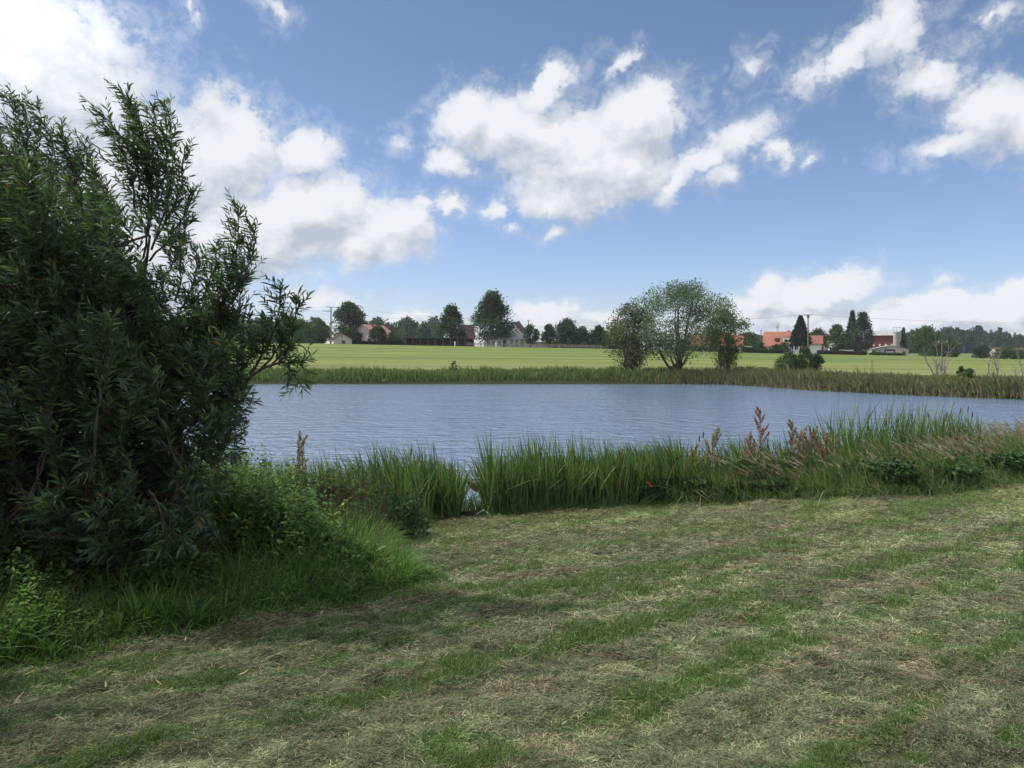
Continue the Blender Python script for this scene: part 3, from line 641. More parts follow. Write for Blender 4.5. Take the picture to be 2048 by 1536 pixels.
DG = [(.034, .066, .028), (.045, .082, .032), (.028, .056, .027)]
MG = [(.058, .105, .034), (.078, .125, .04), (.046, .088, .03)]
LG = [(.07, .105, .035), (.09, .12, .04), (.055, .085, .03)]
OG = [(.06, .07, .03), (.05, .075, .03), (.04, .055, .025)]
# village row, left to right
tree('tree', 'large dark round oak directly behind the pole with two crossarms', 700, 200, 606, 74, 'round', 9000, .42, DG, 11, .12, 60, .4)
tree('tree', 'low brownish bush tree over the small cream shed', 706, 186, 655, 40, 'bush', 2500, .32, OG, 12, .1, 22, .15)
tree('tree', 'bushy green tree covering the right half of the pink house', 758, 184, 652, 40, 'bush', 3600, .3, OG, 13, .08, 26, .18)
tree('tree', 'small dark green shrubby tree right of the pink house roof', 787, 186, 664, 30, 'bush', 2200, .3, MG, 14, .05, 18, .12, cat='tree')
tree('tree', 'tall dark tree with pointed top behind the open shelter', 903, 190, 611, 64, 'dome', 8500, .38, DG, 15, .12, 50, .35)
tree('tree', 'tallest dome shaped linden tree over the low white house', 986, 190, 585, 94, 'dome', 16000, .38, DG, 16, .16, 90, .5)
tree('tree', 'small leafy tree in front of the brown farmhouse gable', 1061, 187, 650, 36, 'round', 3000, .32, MG, 17, .22, 24, .18)
tree('tree', 'dark narrow rounded tree right of the farmhouse', 1097, 190, 649, 30, 'round', 2800, .34, DG, 18, .2, 22, .18)
tree('tree', 'broad dark round tree between the garage and the fence', 1134, 194, 640, 58, 'round', 6500, .38, DG, 19, .14, 44, .3)
tree('tree', 'dark round tree with hanging crown right of the broad round tree', 1164, 191, 654, 34, 'round', 3000, .34, DG, 20, .1, 24, .2)
tree('tree', 'dark pointed trees mass left of the shore trees', 1196, 192, 652, 44, 'bush', 4500, .36, DG, 21, .03, 30, .2)
tree('tree', 'green tree filling the gap behind the leftmost shore tree', 1232, 194, 655, 40, 'bush', 3600, .36, MG, 22, .03, 26, .2)
tree('tree', 'round green tree right of the orange roofs behind the forked tree', 1497, 205, 665, 42, 'round', 3800, .36, MG, 23, .05, 28, .25)
tree('shrub', 'dark round shrub beside the parked caravan', 1521, 190, 684, 24, 'bush', 1800, .3, DG, 24, .0, 14, .1, cat='shrub')
tree('shrub', 'low dark shrub before the large orange house', 1552, 191, 690, 30, 'bush', 2000, .28, DG, 25, .0, 16, .1, cat='shrub')
tree('shrub', 'green bush under the white dormer of the red roofed house', 1567, 190, 686, 26, 'bush', 1700, .28, MG, 26, .0, 14, .1, cat='shrub')
tree('conifer', 'dark dense conifer with pointed top standing before the white house', 1599, 186, 631, 42, 'spruce', 9000, .36, [(.015, .032, .02), (.02, .04, .022)], 27, .26, 30, .28, limbs=0)
tree('tree', 'pale green rounded tree behind the garage with red doors', 1634, 208, 659, 50, 'round', 4200, .4, LG, 28, .05, 30, .25)
tree('tree', 'mid green broad tree left of the tall birch', 1672, 203, 650, 46, 'round', 5600, .38, MG, 29, .04, 38, .25)
tree('conifer', 'pointed spruce top rising left of the birch crown', 1702, 204, 621, 36, 'spruce', 6500, .38, DG, 30, .05, 30, .25, limbs=0)
tree('birch', 'tall birch with hanging branches left of the red barn', 1722, 200, 624, 44, 'column', 9000, .32, [(.04, .07, .03), (.03, .055, .026), (.055, .085, .04)], 31, .08, 60, .25)
tree('tree', 'dark low tree under the birch beside the greenhouse', 1690, 197, 668, 50, 'bush', 3600, .34, DG, 32, .0, 26, .2)
tree('conifer', 'narrow dark conifer immediately right of the silo', 1805, 218, 655, 14, 'spruce', 2200, .34, DG, 33, .02, 20, .15, limbs=0)
tree('tree', 'broad mid green tree right of the cream shed', 1850, 200, 655, 66, 'round', 7000, .38, MG, 34, .1, 44, .3)
tree('tree', 'smaller green tree behind the perch pole', 1896, 204, 678, 46, 'round', 4200, .36, MG, 35, .05, 30, .2)
tree('shrub', 'dark rounded bush at the field edge behind the perch pole', 1872, 186, 687, 60, 'bush', 4500, .32, DG, 36, .0, 36, .15, cat='shrub')
tree('shrub', 'dark wide bush at the field edge left of the thin dead trees', 1963, 190, 693, 36, 'bush', 2800, .32, DG, 37, .0, 24, .15, cat='shrub')
tree('tree', 'green hedge tree before the distant red roofs', 2010, 188, 697, 54, 'bush', 3800, .32, MG, 38, .0, 30, .15)
tree('tree', 'green bushy tree at the far right edge below the distant red roof', 2048, 186, 700, 50, 'bush', 3200, .32, MG, 39, .0, 26, .15)
tree('shrub', 'dark bushes left of the shed behind the willow tips', 600, 205, 640, 70, 'bush', 4500, .4, MG, 40, .0, 36, .2, cat='shrub')
tree('tree', 'broad green tree behind the crossarm pole on its left', 640, 210, 642, 50, 'round', 4500, .42, MG, 41, .03, 30, .25)
# small garden plants along the fence
for i, (px, yt, w, lb) in enumerate(((1137, 679, 15, 'small bright green garden shrub under the broad round tree'), (1167, 684, 17, 'rounded light green garden shrub right of the small bright one'), (1105, 684, 12, 'tiny dark shrub in front of the white garage'))):
    tree('shrub', lb, px, 185, yt, w, 'bush', 600, .22, LG if i < 2 else MG, 50 + i, 0, 8, .06, cat='shrub')
# shore trees
SG = [(.11, .155, .09), (.135, .175, .105), (.08, .12, .065)]
tree('shore_tree', 'leftmost shore tree, olive green with several thin stems', 1260, 84, 611, 118, 'vase', 11000, .19, [(.075, .092, .045), (.062, .078, .04), (.095, .11, .048)], 61, .08, 74, .22, stems=4, lobe=.15, fill=.3, limbs=.9, aspect=1.9)
tree('shore_tree', 'biggest shore tree, tall pale green crown on a thick leaning trunk', 1350, 83, 566, 236, 'vase', 22000, .19, SG, 62, .22, 100, .6, stems=1, lobe=.098, fill=.3, limbs=1, spread=.9, lean=.9, aspect=2.0)
tree('shore_tree', 'right forked shore tree with yellow green top', 1450, 86, 617, 112, 'vase', 11000, .18, [(.10, .14, .045), (.075, .11, .038), (.12, .155, .05)], 63, .14, 66, .24, stems=3, lobe=.115, fill=.3, limbs=.9, aspect=1.9)
tree('shore_bush', 'light green bush at the left of the three bushes on the far bank', 1578, 90, 706, 56, 'bush', 5000, .15, MG, 64, 0, 36, .08, cat='bush')
tree('shore_bush', 'yellowish willow bush in the middle of the three on the far bank', 1609, 90, 694, 38, 'column', 4200, .14, LG, 65, 0, 30, .08, cat='bush')
tree('shore_bush', 'dark round bush at the right of the three on the far bank', 1632, 91, 708, 32, 'round', 4200, .14, DG, 66, .12, 26, .1, cat='bush')
tree('shore_bush', 'green bush growing in the reeds between the dead trees', 1937, 66, 738, 36, 'column', 3000, .11, MG, 67, 0, 26, .05, cat='bush')
tree('shore_bush', 'small green bush behind the one between the dead trees', 1921, 76, 732, 18, 'column', 1200, .11, MG, 68, 0, 14, .05, cat='bush')
tree('shore_bush', 'sparse little sapling on the left far bank', 908, 84, 722, 14, 'column', 260, .14, MG, 69, .2, 8, .03, cat='bush', limbs=1)
def dead_tree(label, stems, Y, seed, r0=.07, group=None):
    g = np.random.default_rng(seed); px0 = stems[0][0]; x0 = (px0 - 1024) / F * Y; z0 = gz(x0, Y); r = empty('dead_tree', (x0, Y, z0)); tag(r, label, 'dead tree'); base = Vector((x0, Y, z0)); L = []; B = []
    for (pa, pb, yb) in stems:
        a = at(pa, 745, Y) - base; a.z = -.2; b = at(pb, yb, Y) - base; n = 9; k = np.linspace(0, 1, n)[:, None]; pts = np.array(a) + (np.array(b) - np.array(a)) * k
        pts[1:] += np.cumsum(g.standard_normal((n - 1, 3)) * [.06, .12, .02], 0); pts[:, 0] += .15 * np.sin(k[:, 0] * 4 + g.random() * 6); L.append((pts, r0 * (1.1 - .85 * k[:, 0])))
        for j in range(9):
            i = g.integers(2, n); s0 = pts[i]; ln = .35 + .8 * g.random(); dr = np.array([g.choice([-1, 1]) * (.4 + .6 * g.random()), g.standard_normal() * .4, .5 + .5 * g.random()]); q = np.linspace(0, 1, 5)[:, None]; p = s0 + dr * ln * q; p[1:] += np.cumsum(g.standard_normal((4, 3)) * .05, 0); p[:, 2] += .15 * q[:, 0] ** 2 * ln
            B.append((p, r0 * .36 * (1.1 - q[:, 0])))
            for m in range(2):
                s1 = p[2 + m]; d2 = dr * .4 + g.standard_normal(3) * .4; B.append((s1 + d2 * ln * .5 * q[:3], np.array([.012, .01, .006])))
    V, Fa = tubes(L, 6); np_mesh('trunk', V, Fa, M_DEADWOOD, None, r, True); V, Fa = tubes(B, 4); np_mesh('branch', V, Fa, M_DEADWOOD, None, r)
dead_tree('bare dead tree with many forked stems around the perch pole', [(1870, 1862, 672), (1868, 1852, 695), (1876, 1878, 716), (1893, 1903, 696), (1892, 1896, 690)], 84, 3, .075)
dead_tree('leaning pale dead trunk right of the perch pole group', [(1981, 1976, 700), (1990, 1985, 688)], 74, 4, .07)
dead_tree('thin bare dead tree standing right of the leaning pale trunk', [(1997, 1998, 715), (1991, 2001, 690)], 88, 5, .05)
dead_tree('bare dead tree at the right edge of the picture', [(2046, 2045, 700), (2040, 2030, 730)], 80, 6, .06)
dead_tree('short dead snag in front of the perch pole', [(1882, 1880, 722)], 76, 8, .09)

# ------------------------------------------------------------------ hedges
def hedge(px0, px1, Y, h, label, seed, col=DG, depth=1.2):
    g = np.random.default_rng(seed); a = (px0 - 1024) / F * Y; b = (px1 - 1024) / F * Y; n = int((b - a) * 260); cx = (a + b) / 2
    u = g.random(n); xs = a + (b - a) * u; f = g.integers(0, 2, n); hh = h * (1 + .1 * np.sin(xs * 1.3)); zz = np.where(f == 0, g.random(n), .95 + .1 * g.random(n)) * hh; yy = Y + np.where(f == 0, -.5 + .1 * g.standard_normal(n), (g.random(n) - .5)) * depth
    gr = ground(xs, yy, False); P0 = np.stack([xs - cx, yy - Y, zz + gr], 1); D = norm(g.standard_normal((n, 3))); sd_ = norm(np.cross(D, g.standard_normal((n, 3)))); L = np.full(n, .22)
    C = np.array(col)[g.integers(0, 3, n)] * (1 + .25 * g.standard_normal(n))[:, None]
    V, Fa, Cc = strips(P0, D, sd_, L, L * .4, RH, np.zeros((n, 3)), np.clip(C, .004, 1)); r = empty('hedge', (cx, Y, 0)); tag(r, label, 'hedge'); np_mesh('foliage', V, Fa, M_LEAF, Cc, r)
    k = int((b - a) / 1.0) + 2; xs = np.linspace(a + .1, b - .1, k); q = MB(); zs = ground(xs, np.full(k, Y), False)
    for i in range(k - 1): q.prism([(xs[i] - cx, zs[i] - .2), (xs[i + 1] - cx, zs[i + 1] - .2), (xs[i + 1] - cx, zs[i + 1] + h * .9), (xs[i] - cx, zs[i] + h * .9)], -depth * .42, depth * .42, 'y')
    q.build('stem', material('hedge_core', (.02, .03, .014), .95), r)
hedge(1482, 1512, 184, 1.25, 'thick dark clipped hedge in front of the caravan', 1)
hedge(1513, 1573, 185, .8, 'low dark hedge before the large orange house', 2, DG)
hedge(1634, 1731, 184, .75, 'long low reddish green hedge from the garage to the birch', 3, [(.04, .045, .025), (.05, .045, .028), (.03, .045, .02)])
hedge(1380, 1448, 185, 1.2, 'clipped hedge behind the right side of the biggest shore tree', 4)
hedge(690, 812, 187, .7, 'low dark hedge running from the cream shed to the open shelter', 5)
hedge(1738, 1805, 196, .6, 'overgrown green hedge before the cream shed', 6, MG)

# ------------------------------------------------------------------ far woods
def woods(name, label, segs, seed, colset):
    g = np.random.default_rng(seed); Ps, Ds, Cs, Ls = [], [], [], []
    for (px0, px1, yt0, yt1, Y0, Y1, dn, con, sc) in segs:
        nt_ = int((px1 - px0) * dn)
        for i in range(nt_):
            u = g.random(); px = px0 + (px1 - px0) * u; Y = Y0 + (Y1 - Y0) * g.random() ** .8; yt = yt0 + (yt1 - yt0) * u
            x = (px - 1024) / F * Y; z0 = gz(x, Y); H = (at(px, yt, Y).z - z0) * (.78 + .3 * g.random() + .1 * math.sin(px * .11)); w = H * (.3 if con > g.random() else .55)
            kind = 'spruce' if w < H * .4 else 'round'; n = 420 if kind == 'spruce' else 560
            P0, D, C, _c = crown_leaves(g, H, w, kind, 0, n, .5, colset, 12, lobe=.2)
            Ps.append(P0 + [x, Y, z0]); Ds.append(D); k = .75 + .5 * g.random(); Cs.append(np.clip(C * k, .003, 1)); Ls.append(np.full(len(P0), sc * (.7 + .5 * g.random())))
    P0 = np.concatenate(Ps); D = np.concatenate(Ds); C = np.concatenate(Cs); L = np.concatenate(Ls); sd_ = norm(np.cross(D, g.standard_normal(D.shape)))
    V, Fa, Cc = strips(P0, D, sd_, L, L * .33, RH, np.zeros_like(D), C); tag(np_mesh(name, V, Fa, M_LEAF, Cc), label, 'woodland', kind='stuff')
woods('woodland', 'distant wood of mixed conifers behind the village on the left', [(330, 640, 636, 640, 300, 420, .5, .5, 1.1), (730, 880, 644, 642, 320, 430, .75, .7, 1.0), (560, 640, 638, 645, 280, 300, .3, .2, 1.0), (-400, 330, 636, 636, 320, 420, .2, .5, 1.3)], 70,
      [(.055, .088, .045), (.042, .072, .042), (.068, .10, .05)])
woods('woodland', 'distant dark conifer wood on the right behind the dead trees', [(1800, 1880, 660, 660, 420, 520, .6, .9, 1.2), (1875, 2000, 658, 658, 420, 540, .9, .9, 1.2), (1985, 2200, 668, 672, 430, 560, .6, .85, 1.2), (2200, 2700, 668, 668, 430, 560, .2, .85, 1.4)], 71,
      [(.03, .052, .036), (.038, .062, .042), (.045, .07, .044)])
woods('woodland', 'low line of far trees behind the middle of the village', [(1060, 1560, 672, 672, 330, 420, .35, .3, 1.2)], 72, [(.03, .055, .025), (.04, .07, .03)])

# dense trees standing left of the camera, just outside the picture, that shade the lower left of the lawn
for (X_, Y_, H_, W_, sd_, lb_) in ((-9.5, 3.4, 7.5, 7.0, 301, 'dense dark tree standing left of the willow outside the picture'), (-9.0, -2.5, 8.0, 7.5, 302, 'dense dark tree behind and left of the camera')):
    g_ = np.random.default_rng(sd_); z_ = gz(X_, Y_); r_ = empty('tree', (X_, Y_, z_)); tag(r_, lb_, 'tree')
    P0_, D_, C_, cn_ = crown_leaves(g_, H_, W_, 'bush', .2, 15000, .2, DG, 60)
    L_ = .24 * (.6 + .8 * g_.random(len(D_))); V_, F_, CC_ = strips(P0_, D_, norm(np.cross(D_, g_.standard_normal(D_.shape))), L_, L_ * .3, RH, np.zeros_like(D_), C_); np_mesh('crown', V_, F_, M_LEAF, CC_, r_)
    ln_ = [(np.array([(0, 0, -.3), (.1, 0, H_ * .4), (0, .1, H_ * .85)]), [.28, .2, .05])] + [(np.array([(0, 0, H_ * .2), (c_[0] * .5, c_[1] * .5, c_[2] * .7), tuple(c_)]), [.1, .06, .02]) for c_, _r in cn_[::3]]
    V_, F_ = tubes(ln_, 6); np_mesh('trunk', V_, F_, M_BARK, None, r_, True)
# ------------------------------------------------------------------ blades and stems in bulk
BL = [(0, .7), (.45, 1), (.8, .6), (1, .04)]
def blades(xy, h, wd, col, g, lean=(0, 0), spread=.22, bend=.35, z=None, jit=.2, flat=False):
    n = len(xy); z = ground(xy[:, 0], xy[:, 1]) if z is None else z
    P0 = np.column_stack([xy, z]); D = norm(np.column_stack([lean[0] + spread * g.standard_normal(n), lean[1] + spread * g.standard_normal(n), np.ones(n)]))
    sd_ = norm(np.column_stack([np.ones(n), .9 * g.standard_normal(n), .15 * g.standard_normal(n)])); a = g.random(n) * 6.283; b = bend * np.abs(g.standard_normal(n))
    Bv = np.column_stack([np.cos(a) * b + lean[0] * .8, np.sin(a) * b, -b * .55]); C = np.clip(col * (1 + jit * g.standard_normal(n))[:, None], .003, 1)
    return strips(P0, D, sd_, h, wd, BL, Bv, C)
def scatter(g, n, x0, x1, y0, y1, keep):
    out = []; c = 0
    while c < n:
        x = x0 + (x1 - x0) * g.random(n * 2); y = y0 + (y1 - y0) * g.random(n * 2); k = keep(x, y); k = g.random(len(x)) < k
        out.append(np.column_stack([x[k], y[k]])); c += int(k.sum())
        if len(out) > 60: break
    return np.concatenate(out)[:n]
def pick(g, n, cols): return np.array(cols)[g.integers(0, len(cols), n)]

# far bank reeds
def far_reeds():
    g = np.random.default_rng(100); parts = []
    def band(x, y): s = pond_sd(x, y); w = np.interp(x, [-60, 10, 22, 30, 60], [7.5, 7.5, 8, 13, 22]); return ((s > -.25) & (s < w) & (y > 44) & (y < 91)) * np.where(s < 2.5, 1., .55)
    xy = scatter(g, 74000, -62, 85, 44, 91, band); n = len(xy); s = pond_sd(xy[:, 0], xy[:, 1]); x = xy[:, 0]
    hh = np.interp(x, [-60, 8, 14, 24, 34, 60], [1.15, 1.15, 1.1, 1.35, 1.25, 1.25]) * (.5 + .6 * g.random(n)) * (.35 + 1.25 * fbm(x * .45, xy[:, 1] * .35, 4, 4))
    hh = hh * sstep(-.5, .8, s) ** .3 * (1 - .45 * sstep(4, 10, s))
    br = sstep(9, 24, x) * .85 + .1; m = fbm(x * .25 + 5, xy[:, 1] * .4, 3, 6)
    c1 = pick(g, n, [(.105, .17, .045), (.085, .14, .04), (.14, .19, .065)]); c2 = pick(g, n, [(.13, .15, .065), (.16, .155, .085), (.11, .13, .055), (.18, .165, .095)])
    k = np.clip(br * 1.2 * (.3 + 1.3 * m), 0, 1)[:, None]; C = c1 * (1 - k) + c2 * k
    parts.append(blades(xy, hh, .028 + .03 * g.random(n), C, g, (-.08, 0), .16, .3))
    # pale dry stalks at the waterline
    def edge(x, y): s = pond_sd(x, y); return ((s > -.45) & (s < .8) & (y > 44) & (x > -12)) * np.clip((x + 4) / 20, .12, 1)
    xy = scatter(g, 3800, -12, 60, 44, 83, edge); n = len(xy)
    parts.append(blades(xy, .25 + .75 * g.random(n) ** 2, np.full(n, .022), pick(g, n, [(.26, .20, .13), (.30, .24, .16), (.16, .10, .06)]), g, (0, 0), .28, .3))
    V, Fa, C = join(parts); tag(np_mesh('reed_bed', V, Fa, M_GRASS, C), 'dense band of green and brownish reeds along the far bank', 'reeds', kind='stuff')
    # leafy bank plants on the right
    P = []; 
    def lf(x, y): s = pond_sd(x, y); return ((s > .3) & (s < np.where(x > 24, 12, 6)) & (y > 44)) * (fbm(x * .5, y * .5, 3, 12) > np.where(x > 24, .48, .54)) * np.where(x > 24, 1., .8)
    xy = scatter(g, 60000, -40, 62, 44, 88, lf); n = len(xy); z = ground(xy[:, 0], xy[:, 1], False) + g.random(n) ** .7 * (.5 + .75 * fbm(xy[:, 0] * .6, xy[:, 1] * .6, 3, 33)); D = norm(g.standard_normal((n, 3)) + [0, 0, .4])
    V, Fa, C = strips(np.column_stack([xy, z]), D, norm(np.cross(D, g.standard_normal((n, 3)))), np.full(n, .13), np.full(n, .04), RH, np.zeros((n, 3)), pick(g, n, [(.12, .155, .05), (.09, .125, .042), (.145, .155, .06)]) * (1 + .25 * g.standard_normal(n))[:, None])
    tag(np_mesh('bank_weeds', V, Fa, M_LEAF, np.clip(C, .003, 1)), 'yellowish green leafy weeds on the right part of the far bank', 'weeds', kind='stuff')
far_reeds()
def stuff(name, label, cat, parts, mat):
    V, Fa, C = join(parts); return tag(np_mesh(name, V, Fa, mat, np.clip(C, .003, 1)), label, cat, kind='stuff')

# near bank reeds (upright sword leaves)
RC = [(.085, .165, .04), (.125, .215, .06), (.055, .11, .032), (.17, .25, .09), (.07, .13, .045), (.20, .22, .10)]
def near_reeds():
    g = np.random.default_rng(110); parts = []
    def seg(x0, x1, a, b, n, h0, h1, cols, lean=(-.05, 0), wd=.0125, bend=.3, spread=.13, dens=1.0):
        x = x0 + (x1 - x0) * g.random(n); y = lawn_edge(x) + a + (b - a) * g.random(n) ** .8; k = fbm(x * 1.1, y * .9, 3, 17) + .25 * g.random(n) > (.5 if dens < 1 else .28); x = x[k]; y = y[k]; n = len(x)
        z = np.maximum(ground(x, y, False), -.25); h = (h0 + (h1 - h0) * g.random(n)) * (.72 + .5 * fbm(x * 1.3, y * 1.3, 2, 5)); parts.append(blades(np.column_stack([x, y]), h, wd * (.6 + .7 * g.random(n)), pick(g, n, cols), g, lean, spread, bend, z))
    seg(-.52, 2.7, .02, .75, 2500, .95, 1.35, RC)                       # the solid green block
    seg(-.5, 2.5, .3, .9, 260, 1.45, 1.75, RC, bend=.12)
    seg(2.6, 3.9, .1, 1.2, 800, 1.0, 1.5, RC + [(.04, .08, .02)], (-.12, 0))
    seg(3.9, 7.2, .9, 2.0, 900, .95, 1.35, RC, (-.1, 0)); seg(7.2, 12.5, 2.0, 3.4, 800, 1.15, 1.6, RC, (-.1, 0)); seg(8.2, 11.5, 2.6, 3.6, 160, 1.7, 2.0, RC, (.05, 0), bend=.15)
    # left of the gap: between thicket and water
    for n, xa, xb, ya, yb, h0, h1 in ((900, -1.75, -1.02, 14.6, 15.9, .8, 1.25), (1900, -5.2, -1.5, 13.9, 15.5, 1.1, 1.5), (160, -3.6, -1.4, 14.6, 15.5, 1.3, 1.6)):
        x = xa + (xb - xa) * g.random(n); y = ya + (yb - ya) * g.random(n) + np.clip(-1.9 - x, 0, 9) * -.45; k = (pond_sd(x, y) > -.75) & (fbm(x * 1.4, y * 1.2, 3, 88) + .3 * g.random(n) > .5); x = x[k]; y = y[k]; n = len(x)
        parts.append(blades(np.column_stack([x, y]), (h0 + (h1 - h0) * g.random(n)) * (.7 + .5 * fbm(x * 1.2, y, 2, 3)), .0115 * (.6 + .7 * g.random(n)), pick(g, n, RC + [(.04, .08, .022)]), g, (-.08, 0), .17, .32, np.maximum(ground(x, y, False), -.2)))
    n = 240; x = -1.08 + .62 * g.random(n); y = 15.75 + .8 * g.random(n); parts.append(blades(np.column_stack([x, y]), .35 + .65 * g.random(n) * (1 - .6 * np.exp(-((x + .72) / .15) ** 2)), .009 * (.6 + .7 * g.random(n)), pick(g, n, RC), g, (-.05, 0), .22, .45, np.maximum(ground(x, y, False), -.15)))
    stuff('reed_bed', 'tall bright green sword shaped reeds along the near water edge', 'reeds', parts, M_GRASS)
near_reeds()

# tall meadow grass on the right part of the near bank
TG = [(.09, .16, .04), (.13, .20, .06), (.06, .11, .03), (.18, .22, .09), (.26, .25, .14), (.08, .15, .04)]
def right_grass():
    g = np.random.default_rng(120); parts = []
    def depth(x): return np.interp(x, [3.5, 6, 9, 14, 30], [1.3, 2.0, 3.0, 4.0, 6.0])
    n = 30000; x = 3.5 + (24 - 3.5) * g.random(n) ** 1.35; f = g.random(n); y = lawn_edge(x) + f * depth(x); z = np.maximum(ground(x, y, False), -.1)
    cl = fbm(x * .9, y * .9, 3, 61); cl = np.clip((cl - .5) * 1.9 + .5, 0, 1); h = np.interp(f, [0, .12, .35, 1], [.35, .65, .92, 1.05]) * (.6 + .75 * cl) * (.7 + .4 * g.random(n))
    parts.append(blades(np.column_stack([x, y]), h, .0065 * (.6 + .8 * g.random(n)), pick(g, n, TG) * (.7 + .6 * cl)[:, None], g, (-.22, 0), .3, .7, z))
    n = 6500; x = 3.5 + 22 * g.random(n); y = lawn_edge(x) - .25 + .5 * g.random(n)     # fringe
    parts.append(blades(np.column_stack([x, y]), .12 + .3 * g.random(n), np.full(n, .005), pick(g, n, RC), g, (-.1, -.1), .4, .6))
    n = 3000; x = -.5 + 4.2 * g.random(n); y = lawn_edge(x) - .12 + .25 * g.random(n)
    parts.append(blades(np.column_stack([x, y]), .05 + .22 * g.random(n) ** 2, np.full(n, .005), pick(g, n, RC), g, (-.1, -.1), .5, .7))
    stuff('tall_grass', 'tall wind blown meadow grass on the right part of the near bank', 'tall grass', parts, M_GRASS)
    # panicles: pale feathery seed heads bending left
    parts = []; n = 2500; x = 4.2 + 17 * g.random(n) ** .8; f = .15 + .85 * g.random(n); y = lawn_edge(x) + f * depth(x); kk = (fbm(x * .7, y * .9, 3, 71) + .15 * g.random(n) > np.interp(x, [4, 7.5, 9, 14], [.72, .66, .58, .50])); x = x[kk]; y = y[kk]; n = len(x); z = np.maximum(ground(x, y, False), 0)
    h = .5 + .75 * g.random(n); wind = np.array([-.9, -.05, -.3]); C0 = pick(g, n, [(.42, .37, .25), (.50, .45, .31), (.36, .31, .19), (.44, .36, .23)])
    P0 = np.column_stack([x, y, z]); D = norm(np.column_stack([-.12 + .12 * g.standard_normal(n), .1 * g.standard_normal(n), np.ones(n)])); B = wind * (.3 + .5 * g.random(n))[:, None]
    sd_ = np.tile([1., 0, 0], (n, 1)); parts.append(strips(P0, D, sd_, h, np.full(n, .0032), [(0, 1), (.5, .9), (1, .7)], B, C0 * .8))
    for j in range(15):
        t = .74 + .26 * j / 14; tip = P0 + D * (h * t)[:, None] + B * (h * t * t)[:, None]; dd = norm(D + 2 * t * B + .22 * g.standard_normal((n, 3))); L = (.055 + .04 * g.random(n)) * (1.25 - (t - .74) * 2.2)
        parts.append(strips(tip, dd, norm(np.cross(dd, g.standard_normal((n, 3)))), L, L * .11, RH, np.zeros((n, 3)), C0 * (.85 + .55 * g.random(n))[:, None]))
    stuff('seed_heads', 'pale tan feathery grass seed heads leaning left above the tall grass', 'seed heads', parts, M_STRAW)
    # broad leafy weeds low in the bank
    parts = []; n = 26000; x = 2.8 + 16 * g.random(n) ** 1.2; y = lawn_edge(x) + .08 + 1.0 * g.random(n); k = fbm(x * 1.2, y * 1.2, 3, 81) > .44; x = x[k]; y = y[k]; n = len(x); z = ground(x, y, False) + g.random(n) * (.25 + .6 * fbm(x * .8, y, 2, 82))
    D = norm(g.standard_normal((n, 3)) * [1, 1, .6] + [0, -.3, .1]); L = .05 + .10 * g.random(n)
    parts.append(strips(np.column_stack([x, y, z]), D, norm(np.cross(D, g.standard_normal((n, 3)) * .3 + [0, 0, 1])), L, L * .3, [(0, .1), (.35, 1), (.75, .7), (1, .05)], np.tile([0, 0, -.3], (n, 1)), pick(g, n, [(.035, .075, .025), (.05, .10, .03), (.025, .05, .02), (.07, .12, .04)]) * (1 + .2 * g.standard_normal(n))[:, None]))
    stuff('undergrowth', 'dark leafy weeds low under the tall grass of the near bank', 'weeds', parts, M_LEAF)
right_grass()

# dock plants: stem, big leaves, rusty seed spikes
def dock(name, label, px, pytop, yoff, col, seed, w=.28, leaves=6, cat='dock plant', n=900, leafcol=(.05, .10, .03), spikes=7):
    g = np.random.default_rng(seed); dd = ray(px, pytop); Y = 16.5
    for _ in range(6): x = dd.x / dd.y * Y; Y = float(lawn_edge(x)) + yoff
    x = dd.x / dd.y * Y; z0 = max(gz(x, Y), 0.0); H = EYE + dd.z / dd.y * Y - z0; r = empty(name, (x, Y, z0)); tag(r, label, cat)
    lines = [(np.array([(0, 0, -.1), (.01, 0, H * .5), (-.01, 0, H * .97)]), [.011, .009, .003])]; SP = []
    for i in range(spikes):
        t = .48 + .5 * i / spikes; a = g.random() * 6.28; b = np.array([0, 0, H * t]); ln = w * (1.4 - t) * 1.6; tip = b + np.array([math.cos(a) * ln * .55, math.sin(a) * ln * .55, ln * 1.0]); lines.append((np.array([b, (b + tip) / 2, tip]), [.005, .004, .002])); SP.append((b + (tip - b) * .15, tip))
    SP.append((np.array([0, 0, H * .6]), np.array([-.01, 0, H])))
    V, Fa = tubes(lines, 5); np_mesh('stem', V, Fa, material(name + '_stem', tuple(c * .5 for c in col), .8), None, r)
    i = g.integers(0, len(SP), n); a = np.array([s[0] for s in SP])[i]; b = np.array([s[1] for s in SP])[i]; t = g.random(n)[:, None]; rad = .028 * (1.15 - t)
    P = a + (b - a) * t + g.standard_normal((n, 3)) * rad * .55; D = norm(g.standard_normal((n, 3)) + [0, 0, .5]); L = .022 + .018 * g.random(n)
    V, Fa, C = strips(P, D, norm(np.cross(D, g.standard_normal((n, 3)))), L, L * .32, RH, np.zeros((n, 3)), np.array(col) * (1 + .3 * g.standard_normal(n))[:, None]); np_mesh('seed_spike', V, Fa, M_STRAW, np.clip(C, .01, 1), r)
    if leaves:
        k = leaves; ang = g.random(k) * 6.28; D = norm(np.column_stack([np.cos(ang), np.sin(ang) - .2, .5 + .7 * g.random(k)])); P = np.column_stack([np.zeros(k), np.zeros(k), H * (.12 + .4 * g.random(k))]); L = .3 + .2 * g.random(k)
        V, Fa, C = strips(P, D, norm(np.cross(D, np.tile([0, 0, 1.], (k, 1)))), L, L * .14, [(0, .08), (.15, .7), (.4, 1), (.7, .8), (.9, .35), (1, .02)], np.tile([0, 0, -.45], (k, 1)), np.array(leafcol) * (1 + .2 * g.standard_normal(k))[:, None]); np_mesh('leaf', V, Fa, M_LEAF, np.clip(C, .01, 1), r)
    return r
RUST = (.26, .18, .13); RUST2 = (.29, .205, .13); TAN = (.30, .25, .13)
